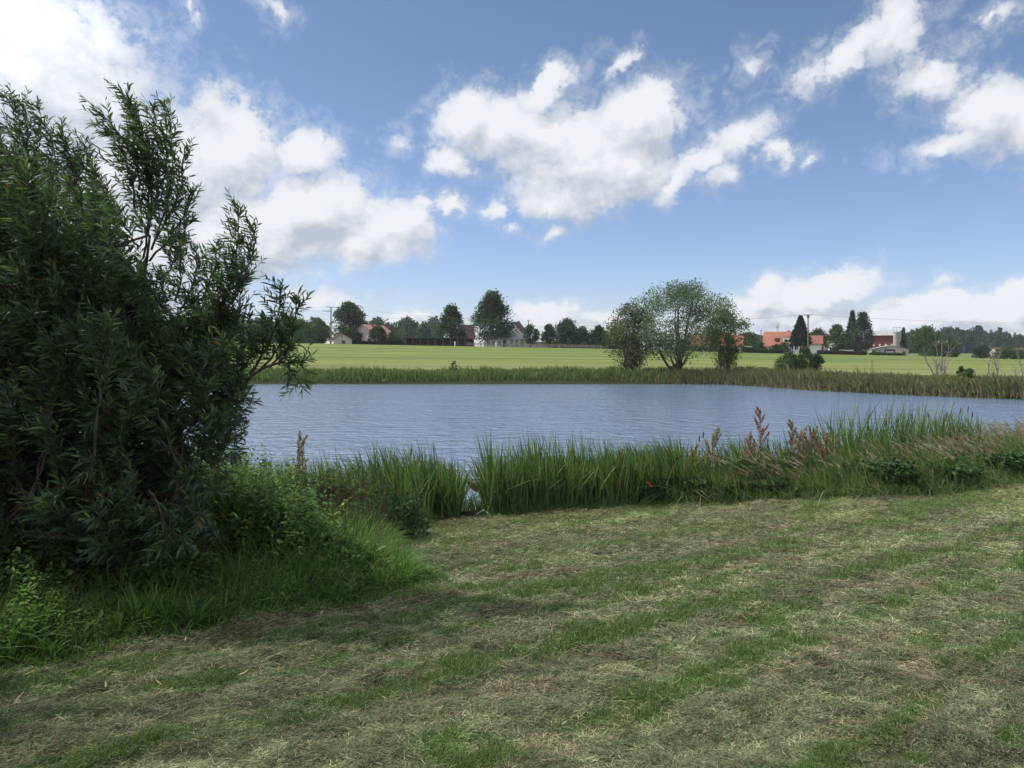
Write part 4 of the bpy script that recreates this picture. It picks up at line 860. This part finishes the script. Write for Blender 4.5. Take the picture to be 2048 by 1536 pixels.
dock('dock_plant', 'tallest dock plant with pinkish red seed spike above the bank', 1521, 818, .9, (.36, .21, .19), 1, .26, 8, n=1500, spikes=9)
dock('dock_plant', 'short reddish dock left below the tallest one', 1500, 872, .7, RUST, 2, .26, 6)
dock('dock_plant', 'slim brown dock with pointed tip left of the rusty clump', 1586, 842, 1.1, RUST, 3, .22, 5)
dock('dock_plant', 'broad rusty brown dock, left of the pair beside the dark cattail', 1600, 868, .8, RUST2, 4, .34, 5, n=1100, spikes=11)
dock('dock_plant', 'broad rusty brown dock, right of the pair beside the dark cattail', 1622, 866, .9, RUST2, 5, .34, 5, n=1100, spikes=11)
dock('dock_plant', 'low rusty dock spreading right of the broad pair', 1655, 884, .8, (.27, .17, .10), 6, .4, 4, n=1000, spikes=9)
dock('dock_plant', 'dull brown dock plant standing at left among the weeds, below the willow tips', 598, 872, -2.2 + 1.2, (.30, .25, .18), 7, .28, 5, spikes=8)
dock('dock_plant', 'small pale dock among middle reeds, left of the big leaves', 1240, 900, .5, (.25, .2, .15), 8, .18, 3, n=400, spikes=5)
dock('goldenrod', 'tan and green drooping flower head at the left end of the tall weeds', 1425, 868, .7, TAN, 9, .36, 12, cat='goldenrod', n=1300, leafcol=(.075, .12, .04), spikes=9)
dock('goldenrod', 'second lower goldenrod plant with yellowish head leaning over the big leaves', 1385, 905, .5, (.22, .22, .07), 10, .36, 12, cat='goldenrod', n=1100, leafcol=(.075, .12, .04), spikes=8)
# broad single leaves and cattails
def big_leaf(label, px, py, yoff, L, wd, d, col, seed):
    dd = ray(px, py); Y = 16.5
    for _ in range(6): x = dd.x / dd.y * Y; Y = float(lawn_edge(x)) + yoff
    p = at(px, py, Y); g = np.random.default_rng(seed); D = norm(np.array([d], float)); sd_ = norm(np.cross(D, [[0.1, 1, .1]]))
    V, Fa, C = strips(np.array([[0, 0, 0.]]), D, sd_, np.array([L]), np.array([wd]), [(0, .06), (.12, .55), (.3, .95), (.55, 1), (.8, .7), (.93, .35), (1, .02)], np.array([[0, .1, -.12]]), np.array([col]))
    r = empty('broad_leaf', p); tag(r, label, 'leaf'); np_mesh('blade', V, Fa, M_LEAF, C, r)
    q = at(px, py, Y); z0 = max(gz(q.x, Y), 0); ln = max(q.z - z0, .05); V, Fa = tubes([(np.array([(0, 0, 0), (0, 0, -ln * .5), (.02, 0, -ln)]), [.005, .006, .007])], 5); np_mesh('stalk', V, Fa, M_STALK, None, r)
M_STALK = material('green_stalk', (.07, .12, .03), .7)
big_leaf('upright green paddle shaped leaf at the left end of the green reed block', 980, 945, .05, .42, .06, (0, 0, 1), (.06, .13, .03), 1)
big_leaf('brown spotted withered leaf leaning left over the water gap', 958, 985, .05, .36, .055, (-.75, 0, .8), (.16, .10, .045), 2)
big_leaf('small pinkish red leaf hanging in the middle of the near bank reeds', 1292, 962, -.05, .19, .03, (.75, 0, -.6), (.42, .10, .09), 3)
big_leaf('large green leaf standing near the red leaf, left side', 1262, 960, .3, .5, .085, (-.1, 0, 1), (.06, .125, .03), 4)
big_leaf('large green leaf right above the red leaf', 1300, 958, .2, .42, .09, (-.25, 0, .9), (.075, .14, .04), 5)
big_leaf('broad green leaf slanting right below the dark tipped leaf', 1330, 960, .2, .5, .09, (.75, 0, .75), (.06, .12, .03), 6)
big_leaf('dark purple tipped leaf pointing up right beside the goldenrod', 1342, 930, .25, .36, .045, (.85, 0, .85), (.07, .035, .03), 7)
big_leaf('long dark green leaf lying level under the goldenrod', 1335, 978, .1, .5, .06, (1, 0, .15), (.04, .085, .025), 8)
big_leaf('yellowish leaf drooping in the dark hollow under the tall dock', 1520, 960, .1, .28, .05, (.9, 0, -.35), (.20, .19, .06), 9)
big_leaf('dull olive leaf under the tall dock, right of the yellowish one', 1560, 935, .25, .3, .06, (.7, 0, .3), (.06, .09, .035), 10)
big_leaf('green leaf under the tall dock on its left side', 1505, 930, .25, .32, .065, (-.8, 0, .3), (.05, .09, .03), 11)
def cattail(label, px, pyt, yoff, seed, lean=.05, head=.16):
    dd = ray(px, pyt); Y = 16.5
    for _ in range(6): x = dd.x / dd.y * Y; Y = (float(lawn_edge(x)) + yoff) if yoff < 50 else yoff - 50
    p = at(px, pyt, Y); z0 = max(gz(p.x, Y), -.1); r = empty('cattail', (p.x, Y, z0)); tag(r, label, 'cattail', 'cattails with dark heads'); H = p.z - z0
    f = lambda t: (lean * (t - 1), 0, H * t)
    V, Fa = tubes([(np.array([f(0), f(.5), f(1)]), [.006, .005, .003])], 5); np_mesh('stem', V, Fa, M_STALK, None, r)
    t0 = 1 - head / H; tt = np.linspace(t0, .985, 8); V, Fa = tubes([(np.array([f(t) for t in tt]), [.004, .012, .014, .014, .014, .014, .011, .003])], 8); np_mesh('seed_head', V, Fa, M_CAT, None, r, True)
M_CAT = mottled('cattail_brown', (.035, .022, .015), (.06, .038, .025), 40, .95)
cattail('dark cattail head sticking up right of the broad rusty docks', 1627, 855, 1.2, 1)
cattail('cattail behind the goldenrod, thicker one', 1407, 862, 1.0, 2)
cattail('cattail behind the goldenrod, leftmost and lowest', 1399, 870, 1.1, 3)
cattail('dark cattail above the gap in the left reeds', 823, 893, 65.3, 4, .12, .2)
cattail('cattail standing alone over the right tall grass, leftmost there', 1773, 838, 2.6, 5)
for i, (px, py, l) in enumerate(((1824, 826, 'first'), (1857, 824, 'second'), (1895, 822, 'third'), (1905, 826, 'fourth'), (1922, 814, 'fifth'), (1937, 811, 'sixth'), (1946, 822, 'last'))):
    cattail(l + ' from the left of the dark spikes over the right reeds', px, py, 3.4, 20 + i, .15 * (1 if i > 1 else -.5), .2)
# white stick by the gap
V, Fa = tubes([(np.array([(0, 0, 0), (.16, -.05, .1), (.33, -.1, -.02)]) + np.array(hit(952, 1030)) + [0, -.05, .02], [.012, .014, .01])], 6)
tag(np_mesh('stick', V, Fa, material('bleached_wood', (.5, .48, .44), .8)), 'bleached white stick lying in the gap between the reeds', 'stick')
p_ = at(470, 940, 13.2); V, Fa = tubes([(np.array([(-.18, 0, -.12), (0, 0, 0), (.16, 0, .14)]) + np.array(p_), [.02, .022, .018])], 6)
tag(np_mesh('stick', V, Fa, material('red_brown_wood', (.30, .16, .14), .8)), 'reddish broken branch stub poking out below the willow', 'stick')

# ------------------------------------------------------------------ thicket of grass and weeds on the left
def thicket():
    g = np.random.default_rng(130)
    def T(x, y): return poly_sd(THICK, x, y)
    def mound(s, x, y): return sstep(0, 2.2, s) * (.60 + .5 * fbm(x * .6, y * .6, 3, 7))
    vis = lambda x, y: (np.abs(x) / np.maximum(y, .1) < .72) & (y > 2.5)
    # arching grass near the mown edge
    xy = scatter(g, 26000, -9, -.3, 3, 15.5, lambda x, y: ((T(x, y) > -.12) & vis(x, y)) * (np.exp(-T(x, y) / .6) + .04) * np.clip(9 / (y + 1), .4, 1.3))
    s = T(xy[:, 0], xy[:, 1]); n = len(xy); h = (.10 + .42 * sstep(-.1, .9, s)) * (.6 + .9 * fbm(xy[:, 0] * .8, xy[:, 1] * .8, 3, 27)) * (.7 + .5 * g.random(n))
    h *= 1 + .35 * ((xy[:, 1] > 6.5) & (s > .25))
    C = pick(g, n, [(.07, .16, .025), (.09, .19, .035), (.055, .12, .025), (.12, .20, .05), (.07, .145, .03), (.16, .18, .07)])
    bro = (fbm(xy[:, 0] * 1.1, xy[:, 1] * 1.1, 3, 29) > .66) & (s > .4); C[bro] = C[bro] * .45 + np.array((.14, .115, .06)) * .55
    parts = [blades(xy, h, .0042 * (.6 + .8 * g.random(n)), C, g, (.05, -.12), .42, .8)]
    nt_ = 620; tc_ = scatter(g, nt_, -7, -.4, 4, 14.5, lambda x, y: ((T(x, y) > .12) & vis(x, y)) * (np.exp(-T(x, y) / .9) + .05)); nt_ = len(tc_); nb_ = 46; k = np.repeat(np.arange(nt_), nb_); n = len(k)
    a = g.random(n) * 6.283; rr = .05 * g.random(n); th = (.28 + .45 * g.random(nt_)) * (.55 + .45 * sstep(0, .9, T(tc_[:, 0], tc_[:, 1]))); o = .15 + .75 * g.random(n); x = tc_[k, 0] + rr * np.cos(a); y = tc_[k, 1] + rr * np.sin(a)
    P0 = np.column_stack([x, y, ground(x, y)]); D = norm(np.column_stack([np.cos(a) * o * .5, np.sin(a) * o * .5, np.ones(n)])); B = np.column_stack([np.cos(a) * o * .75, np.sin(a) * o * .75, -o * .75]); h = th[k] * (.7 + .5 * g.random(n)); tcol = pick(g, nt_, [(.085, .19, .03), (.12, .23, .045), (.07, .15, .03), (.16, .23, .065)])
    parts.append(strips(P0, D, norm(np.column_stack([-np.sin(a), np.cos(a), .2 * g.standard_normal(n)])), h, .0042 * (.6 + .8 * g.random(n)), BL, B, np.clip(tcol[k] * (1 + .2 * g.standard_normal(n))[:, None], .003, 1)))
    xy = scatter(g, 6500, -8, -.3, 6, 15.5, lambda x, y: ((T(x, y) > .35) & vis(x, y)) * 1.0); n = len(xy); s = T(xy[:, 0], xy[:, 1])
    parts.append(blades(xy, .35 + .95 * mound(s, xy[:, 0], xy[:, 1]) * (.6 + .5 * g.random(n)), np.full(n, .0042), pick(g, n, [(.07, .12, .03), (.09, .14, .04), (.15, .14, .07)]), g, (-.05, 0), .3, .55))
    stuff('tall_grass', 'arching green grass thicket between willow and mown lawn', 'tall grass', parts, M_GRASS)
    # leafy weeds: stems with leaf pairs
    ns = 12500; xy = scatter(g, ns, -11, -.9, 4, 15.2, lambda x, y: ((T(x, y) > .22) & vis(x, y)) * np.clip(T(x, y) * 1.3, .12, 1) * np.clip(9 / (y + 1), .45, 1.4)); ns = len(xy)
    s = T(xy[:, 0], xy[:, 1]); z = ground(xy[:, 0], xy[:, 1], False); hh = .15 + 1.05 * mound(s, xy[:, 0], xy[:, 1]) * (.35 + 1.0 * sstep(.3, .7, fbm(xy[:, 0] * 1.7, xy[:, 1] * 1.7, 3, 91))) * (.6 + .55 * g.random(ns)); lsz = np.repeat(.55 + 1.2 * g.random(ns) ** 1.5, 26); ln = np.column_stack([.12 * g.standard_normal(ns), .12 * g.standard_normal(ns)])
    nl = 26; k = np.repeat(np.arange(ns), nl); t = np.tile((np.arange(nl) + 1) / nl, ns); a = np.tile(np.arange(nl) * 2.4, ns) + np.repeat(g.random(ns) * 6, nl)
    P = np.column_stack([xy[k] + ln[k] * (hh[k] * t)[:, None], z[k] + hh[k] * (.15 + .85 * t)]); n = len(P)
    D = norm(np.column_stack([np.cos(a), np.sin(a), .15 + .35 * g.standard_normal(n)])); L = (.035 + .065 * g.random(n)) * (1.15 - .5 * t) * lsz; dist = np.clip(P[:, 1] / 8, .75, 1.3); L *= dist
    tone = fbm(P[:, 0] * .9 + 3, P[:, 1] * .9, 3, 39); spec_ = np.repeat((.75 + .6 * g.random(ns))[:, None], nl, 0); base = spec_ * np.repeat(pick(g, ns, [(.055, .115, .03), (.08, .15, .035), (.11, .185, .045), (.15, .21, .06), (.07, .125, .045)]), nl, 0)
    C = base * (.45 + 1.15 * tone)[:, None] * (1 + .18 * g.standard_normal(n))[:, None]; yel = g.random(n) < .006; C[yel] = (.25, .17, .04)
    parts = [strips(P, D, norm(np.cross(D, np.column_stack([.3 * g.standard_normal((n, 2)), np.ones(n)]))), L, L * .24, [(0, .1), (.35, 1), (.75, .65), (1, .03)], np.tile([0, 0, -.35], (n, 1)), C)]
    stuff('undergrowth', 'dense leafy nettles and weeds heaped under and beside the willow', 'weeds', parts, M_LEAF)
    n = 700; xy = scatter(g, n, -4.5, -1.2, 9, 14.5, lambda x, y: (T(x, y) > .3) * 1.0); n = len(xy); z = ground(xy[:, 0], xy[:, 1], False)
    parts = [blades(xy, .8 + .6 * g.random(n), np.full(n, .003), pick(g, n, [(.10, .08, .05), (.16, .13, .08), (.06, .05, .03)]), g, (-.08, 0), .15, .15, z)]
    stuff('dry_stalks', 'thin brown dry stalks rising from the left thicket', 'dry stalks', parts, M_STRAW)
thicket()

# dark nettle spires left
def spire(label, px, pyt, Y, seed):
    g = np.random.default_rng(seed); p = at(px, pyt, Y); z0 = gz(p.x, Y); H = p.z - z0; r = empty('seeding_weed', (p.x, Y, z0)); tag(r, label, 'weed', 'dark seeding weeds in the left thicket')
    V, Fa = tubes([(np.array([(0, 0, 0), (.01, 0, H * .5), (-.02, 0, H)]), [.005, .004, .002])], 5); np_mesh('stem', V, Fa, M_STALK, None, r)
    P = []
    for i in range(11):
        t = .35 + .62 * i / 10; P.append(np.array([0, 0, H * t]) + g.standard_normal((30, 3)) * [.016, .016, .010])
    P = np.concatenate(P); n = len(P); D = norm(g.standard_normal((n, 3))); V, Fa, C = strips(P, D, norm(np.cross(D, g.standard_normal((n, 3)))), np.full(n, .02), np.full(n, .006), RH, np.zeros((n, 3)), np.array((.05, .04, .025)) * (1 + .3 * g.standard_normal(n))[:, None]); np_mesh('seed_whorl', V, Fa, M_LEAF, np.clip(C, .01, 1), r)
for i, (px, py, l) in enumerate(((612, 958, 'leftmost'), (628, 962, 'second'), (644, 972, 'third'), (655, 985, 'rightmost, lowest'))): spire('dark knotted weed stem in the left thicket, %s of four' % l, px, py, 11.5, 200 + i)
def shrub_bits():                        # the leafy grey green bush at the corner of the thicket
    g = np.random.default_rng(140); r = empty('leafy_bush', (-1.85, 12.0, gz(-1.85, 12.0))); tag(r, 'leafy grey green bush at the right corner of the left thicket by the lawn', 'bush'); n = 3600
    v = norm(g.standard_normal((n, 3))); P = v * np.array([.5, .5, .45]) * (g.random(n) ** .4)[:, None] * (1 + .25 * np.sin(v[:, 0] * 6) * np.sin(v[:, 2] * 5))[:, None] + [0, 0, .32]; D = norm(v + .7 * g.standard_normal((n, 3))); L = .04 + .04 * g.random(n)
    V, Fa, C = strips(P, D, norm(np.cross(D, g.standard_normal((n, 3)))), L, L * .27, [(0, .1), (.4, 1), (1, .05)], np.zeros((n, 3)), pick(g, n, [(.05, .095, .04), (.07, .115, .05), (.04, .075, .03)]) * (1 + .2 * g.standard_normal(n))[:, None]); np_mesh('foliage', V, Fa, M_LEAF, np.clip(C, .01, 1), r)
    ls = []
    for i in range(16): a = g.random() * 6.28; ls.append((np.array([(0, 0, -.1), (math.cos(a) * .2, math.sin(a) * .2, .35), (math.cos(a) * .5, math.sin(a) * .5, .6 + .3 * g.random())]), [.01, .007, .003]))
    V, Fa = tubes(ls, 5); np_mesh('stem', V, Fa, M_BARK, None, r)
shrub_bits()

# ------------------------------------------------------------------ mown lawn: clippings and stubble
def lawn():
    g = np.random.default_rng(150); parts = []
    def inl(x, y): return (poly_sd(THICK, x, y) < .05) & (y < lawn_edge(x) + .1) & (np.abs(x) / np.maximum(y, .1) < .71) & (y > 2.2)
    def samp(n, y0, y1, p=2.0):
        u = g.random(n * 2); y = (y0 ** (1 - p + 1) + u * (y1 ** (2 - p) - y0 ** (2 - p))) ** (1 / (2 - p)) if p != 2 else y0 * (y1 / y0) ** u
        x = (g.random(n * 2) * 2 - 1) * .71 * y; k = inl(x, y); return np.column_stack([x[k], y[k]])
    # clippings
    xy = samp(430000, 2.3, 21); n = len(xy); z = ground(xy[:, 0], xy[:, 1]); sc = np.clip(xy[:, 1] / 4.2, .75, 3.4); gr = lawn_green(xy[:, 0], xy[:, 1])
    keep = g.random(n) > gr * .72; xy = xy[keep]; z = z[keep]; sc = sc[keep]; n = len(xy); base = lawn_col(xy[:, 0], xy[:, 1])
    a = g.random(n) * 3.1416 + .35; a = np.where(g.random(n) < .45, R(30) + .6 * g.standard_normal(n), a); D = norm(np.column_stack([np.cos(a), np.sin(a), .16 * np.abs(g.standard_normal(n)) + .03])); up = np.column_stack([.5 * g.standard_normal((n, 2)), np.ones(n)])
    tone = (.35 + 1.35 * g.random(n))[:, None]; C = base * tone; dry = g.random(n) < .10; C[dry] = np.array((.34, .29, .19)) * (.7 + .5 * g.random(int(dry.sum())))[:, None]; gg = g.random(n) < .30; C[gg] = np.array((.12, .165, .075)) * (.6 + .7 * g.random(int(gg.sum())))[:, None]
    L = (.018 + .05 * g.random(n) ** 1.8) * np.clip(sc, .8, 1.5)
    parts.append(strips(np.column_stack([xy, z + .004 + .034 * g.random(n) ** 2]), D, norm(np.cross(D, up)), L, .0016 * sc * (.6 + .8 * g.random(n)), [(0, .7), (.5, 1), (1, .3)], np.column_stack([.3 * g.standard_normal((n, 2)), -.12 * np.ones(n)]), C))
    stuff('grass_clippings', 'dry grey brown grass clippings strewn over the mown lawn', 'clippings', parts, M_STRAW)
    # stubble
    parts = []; xy = samp(300000, 2.3, 21); gr = lawn_green(xy[:, 0], xy[:, 1]); k = g.random(len(xy)) < np.clip(gr * 1.0 + .10, 0, 1); xy = xy[k]; n = len(xy); gr = gr[k]; sc = np.clip(xy[:, 1] / 4.5, .75, 2.4)
    h = (.014 + .028 * g.random(n)) * (.7 + .9 * gr) * (.6 + 1.0 * fbm(xy[:, 0] * 2, xy[:, 1] * 2, 2, 19))
    C = pick(g, n, [(.11, .18, .055), (.135, .21, .065), (.08, .14, .04), (.18, .22, .09)]); pale = (sstep(8.5, 12.5, xy[:, 1]))[:, None]; C = C * (1 - .5 * pale) + np.array(YEL) * .5 * pale
    parts.append(blades(xy, h * np.clip(sc, .9, 1.5), .0018 * sc, C, g, (0, 0), .45, .5))
    # hidden fringe where lawn meets the thicket
    stuff('grass', 'short green stubble in rows over the mown lawn', 'grass', parts, M_GRASS)
    n = 16
    V, Fa = None, None
    spots = [(190, 1362), (212, 1392), (305, 1410), (205, 1405), (325, 1385), (318, 1472), (268, 1432), (475, 1368), (555, 1355), (480, 1278), (640, 1240), (45, 1365), (230, 1478), (28, 1425), (437, 1352), (560, 1130), (370, 1295)]
    for i, (px, py) in enumerate(spots):
        p = hit(px, py); a = g.random() * 3.14; L = .055 + .03 * g.random(); D = np.array([[math.cos(a), math.sin(a), .03]]); o = strips(np.zeros((1, 3)), norm(D), norm(np.cross(D, [[.2, .1, 1]])), np.array([L]), np.array([L * .09]), [(0, .05), (.35, 1), (.7, .7), (1, .03)], np.array([[0, 0, .25]]), np.array([[(.34, .30, .17), (.40, .34, .18), (.30, .21, .08)][i % 3]]))
        ob = np_mesh('fallen_leaf', o[0], o[1], M_STRAW, o[2]); ob.location = (p.x, p.y, p.z + .045); tag(ob, 'narrow yellow willow leaf lying on the mown grass below the thicket', 'leaf', 'fallen willow leaves on the lawn')
lawn()

# ------------------------------------------------------------------ the big willow bush
def willow():
    g = np.random.default_rng(160); base = Vector((-4.9, 8.2, gz(-4.9, 8.2))); root = empty('willow', base)
    tag(root, 'large dark wind blown willow with narrow leaves filling the left side', 'tree'); b = np.array(base)
    wood = []; TW = []                     # TW: twig start, dir, length
    hubs_px = [(60, 930, 8.6), (150, 800, 8.0), (230, 620, 7.8), (120, 560, 8.3), (300, 560, 7.6), (330, 850, 7.6), (400, 690, 7.4), (30, 700, 7.4), (-80, 600, 8.2), (260, 980, 7.2), (480, 770, 7.3), (180, 420, 8.0), (60, 400, 8.4), (-60, 420, 8.6), (300, 470, 7.7), (430, 600, 7.3), (-120, 850, 7.6), (350, 1000, 7.0), (60, 1000, 6.6), (180, 960, 6.5)]
    hubs = [np.array(at(*h)) for h in hubs_px]; foot = [b + np.array([dx, dy, -.1]) for dx, dy in ((-.5, .1), (0, 0), (.35, .2), (-.2, .5), (.6, -.1), (-1.0, .3))]
    def limb(a, c, r0, r1, sag=.12, n=9, wob=.03):
        k = np.linspace(0, 1, n)[:, None]; p = a + (c - a) * k; p[:, 2] -= np.sin(k[:, 0] * 3.14) * sag * np.linalg.norm(c - a); p[1:-1] += wob * g.standard_normal((n - 2, 3)); wood.append((p, r0 + (r1 - r0) * k[:, 0])); return p
    for i, h in enumerate(hubs): limb(foot[i % 6], h, .04 if i % 3 else .07, .012, .05, wob=.015)
    limb(np.array(at(330, 850, 7.6)), np.array(at(570, 722, 7.2)), .028, .010, .03); limb(np.array(at(60, 1030, 7.0)), np.array(at(160, 945, 6.8)), .04, .025, .02); limb(foot[0], np.array(at(60, 1030, 7.0)), .05, .04, .02)
    def plume(a, c, L=.36, dens=1.0, r0=.011, curve=.1, nt=None):
        a = np.array(a); c = np.array(c); ln = np.linalg.norm(c - a); n = 12; k = np.linspace(0, 1, n); p = a + (c - a) * k[:, None]; p[:, 0] += curve * ln * np.sin(k * 3.14) ; p += .008 * g.standard_normal(p.shape); wood.append((p, r0 * (1 - .82 * k)))
        nt = int((nt or ln * 27) * dens); ax = (c - a) / ln
        for j in range(nt):
            t = .12 + .88 * (j + g.random()) / nt; i = min(int(t * (n - 1)), n - 2); s = p[i] + (p[i + 1] - p[i]) * (t * (n - 1) - i); v = g.standard_normal(3); v -= ax * (v @ ax); v /= np.linalg.norm(v)
            d = ax * .75 + v * .62 + WIND * .30; d /= np.linalg.norm(d); TW.append((s, d, L * (.5 + .7 * g.random()) * (1.15 - .6 * t)))
        TW.append((p[-2], ax + WIND * .2, L * .45))
    WIND = np.array([-.8, .05, .35])
    H = [((285, 520), (250, 190), 7.7), ((295, 470), (300, 215), 7.6), ((300, 500), (335, 212), 7.8), ((310, 480), (368, 305), 7.6), ((300, 520), (386, 385), 7.7), ((270, 420), (200, 222), 7.7), ((280, 380), (225, 250), 7.6), ((230, 470), (190, 350), 7.8), ((300, 420), (270, 260), 7.7), ((320, 560), (372, 440), 7.6), ((290, 360), (262, 205), 7.7), ((310, 400), (330, 270), 7.7),
         ((70, 480), (8, 190), 8.2), ((90, 450), (38, 200), 8.2), ((110, 420), (72, 208), 8.1), ((150, 430), (118, 262), 8.0), ((190, 440), (165, 290), 8.0), ((220, 470), (168, 330), 7.9), ((60, 420), (15, 250), 8.3), ((-10, 430), (-40, 200), 8.3), ((130, 400), (140, 290), 8.1),
         ((420, 660), (470, 412), 7.3), ((440, 640), (508, 455), 7.3), ((450, 620), (498, 520), 7.2), ((400, 600), (432, 500), 7.3), ((400, 700), (440, 560), 7.2), ((360, 620), (395, 505), 7.4), ((350, 600), (350, 480), 7.5), ((450, 700), (480, 560), 7.3),
         ((505, 745), (560, 578), 7.2), ((520, 740), (598, 600), 7.2), ((540, 735), (590, 660), 7.2), ((500, 755), (530, 640), 7.2), ((555, 728), (612, 722), 7.2), ((560, 722), (598, 768), 7.15), ((480, 760), (500, 640), 7.3), ((550, 730), (575, 700), 7.2), ((470, 770), (480, 680), 7.3),
         ((350, 850), (460, 838), 7.3), ((400, 830), (478, 868), 7.2), ((380, 880), (465, 905), 7.2), ((380, 900), (440, 950), 7.1), ((420, 800), (490, 800), 7.2), ((340, 900), (400, 960), 7.0), ((330, 950), (430, 985), 7.0), ((300, 1000), (400, 1030), 6.9), ((280, 1020), (370, 1090), 6.7), ((440, 790), (480, 760), 7.3), ((300, 980), (330, 1110), 6.6)]
    for (a, c, Y) in H: plume(at(*a, Y + .1), at(*c, Y), .30, 1.05, .012, .09)
    XM = lambda y: np.interp(y, [280, 350, 420, 500, 560, 620, 700, 770, 820, 900, 950, 1000, 1060, 1110], [250, 300, 320, 350, 450, 500, 540, 520, 470, 450, 420, 420, 380, 320])
    YT = lambda x: np.interp(x, [-200, 0, 60, 110, 160, 220, 300, 340, 400, 470, 540], [230, 270, 290, 300, 330, 400, 480, 560, 590, 620, 690])
    cnt = 0
    while cnt < 620:
        x = -260 + 800 * g.random(); y = 260 + 850 * g.random()
        if x > XM(y) - 10 or y < YT(x): continue
        dens_right = x > 340
        if dens_right and g.random() < .45: continue
        Y = 6.3 + 3.0 * g.random() if x < 300 else 6.9 + 1.1 * g.random()
        if y > 900: Y = min(Y, 7.4)
        tip = np.array(at(x, y, Y)); core = b + np.array([.2, .2, 0]) * 0; core = core + np.array([0, .3, max(.4, (tip[2] - b[2]) * .55)])
        d = tip - core; d[2] = abs(d[2]) * .6 + .45 * np.linalg.norm(d[:2]); d = d / np.linalg.norm(d) + np.array([-.05, -.12, .25]) + .3 * g.standard_normal(3); d /= np.linalg.norm(d)
        ln = .6 + .5 * g.random(); a = tip - d * ln; plume(a, tip, .34, 1.0, .011, .05 * g.standard_normal()); cnt += 1
        if g.random() < .5:
            h = min(hubs, key=lambda q: np.linalg.norm(q - a)); limb(h, a, .013, .009, .04, 6, .01)
    # leaves along the twigs
    S0 = np.array([t[0] for t in TW]); D0 = norm(np.array([t[1] for t in TW])); LT = np.array([t[2] for t in TW]); nt = len(S0); nl = np.maximum((LT / .0155).astype(int), 5)
    k = np.repeat(np.arange(nt), nl); t = np.concatenate([(np.arange(q) + .5) / q for q in nl]); n = len(k)
    curl = np.tile(WIND * .25, (nt, 1)) + .12 * g.standard_normal((nt, 3)); P = S0[k] + D0[k] * (LT[k] * t)[:, None] + curl[k] * (LT[k] * t * t)[:, None]; ax = norm(D0[k] + 2 * t[:, None] * curl[k])
    v = g.standard_normal((n, 3)); v -= ax * np.sum(v * ax, 1)[:, None]; v = norm(v); D = norm(ax * .78 + v * (.55 + .25 * g.random(n))[:, None] + WIND * .22); L = (.065 + .065 * g.random(n)) * (1.1 - .35 * t)
    low = P[:, 2] < 3.2; sd_ = norm(np.cross(D, g.standard_normal((n, 3)))); tw = pick(g, nt, [(.068, .118, .055), (.082, .14, .062), (.058, .10, .052), (.11, .165, .06), (.088, .13, .08)])
    C = tw[k] * (1 + .22 * g.standard_normal(n))[:, None]; y_ = g.random(n) < .10 * t; C[y_] = C[y_] * [1.9, 1.6, 1.1]; o_ = g.random(n) < .003; C[o_] = (.30, .17, .03)
    V, Fa, Cc = strips(P, D, sd_, L, L * .085, [(0, .1), (.3, 1), (.65, .8), (1, .04)], np.column_stack([.12 * g.standard_normal((n, 2)), -.18 * np.ones(n)]), np.clip(C, .004, 1)); V = V - b.astype(np.float32); np_mesh('foliage', V, Fa, M_WILLOW, Cc, root)
    tl = []
    for i in range(nt):
        kk = np.array([0, .5, 1.])[:, None]; tl.append((S0[i] + D0[i] * LT[i] * kk + curl[i] * LT[i] * kk * kk, np.array([.0035, .0025, .0012])))
    V, Fa = tubes(tl, 3); np_mesh('twig', V - b, Fa, M_BARK, None, root); V, Fa = tubes(wood, 7); np_mesh('trunk', V - b, Fa, M_BARK, None, root, True)
    print('willow leaves', n)
willow()
# ------------------------------------------------------------------ thin summer haze
def haze():
    q = MB(); q.box(-900, 900, -60, 1100, -2.0, 34.0); m = bpy.data.materials.new('haze'); m.use_nodes = True; nt = m.node_tree; nt.nodes.clear()
    v = nd(nt, 'ShaderNodeVolumePrincipled'); v.inputs['Color'].default_value = (.86, .92, 1, 1); v.inputs['Density'].default_value = .00018
    nt.links.new(v.outputs[0], nd(nt, 'ShaderNodeOutputMaterial').inputs['Volume']); tag(q.build('haze', m), kind='stuff')
haze()
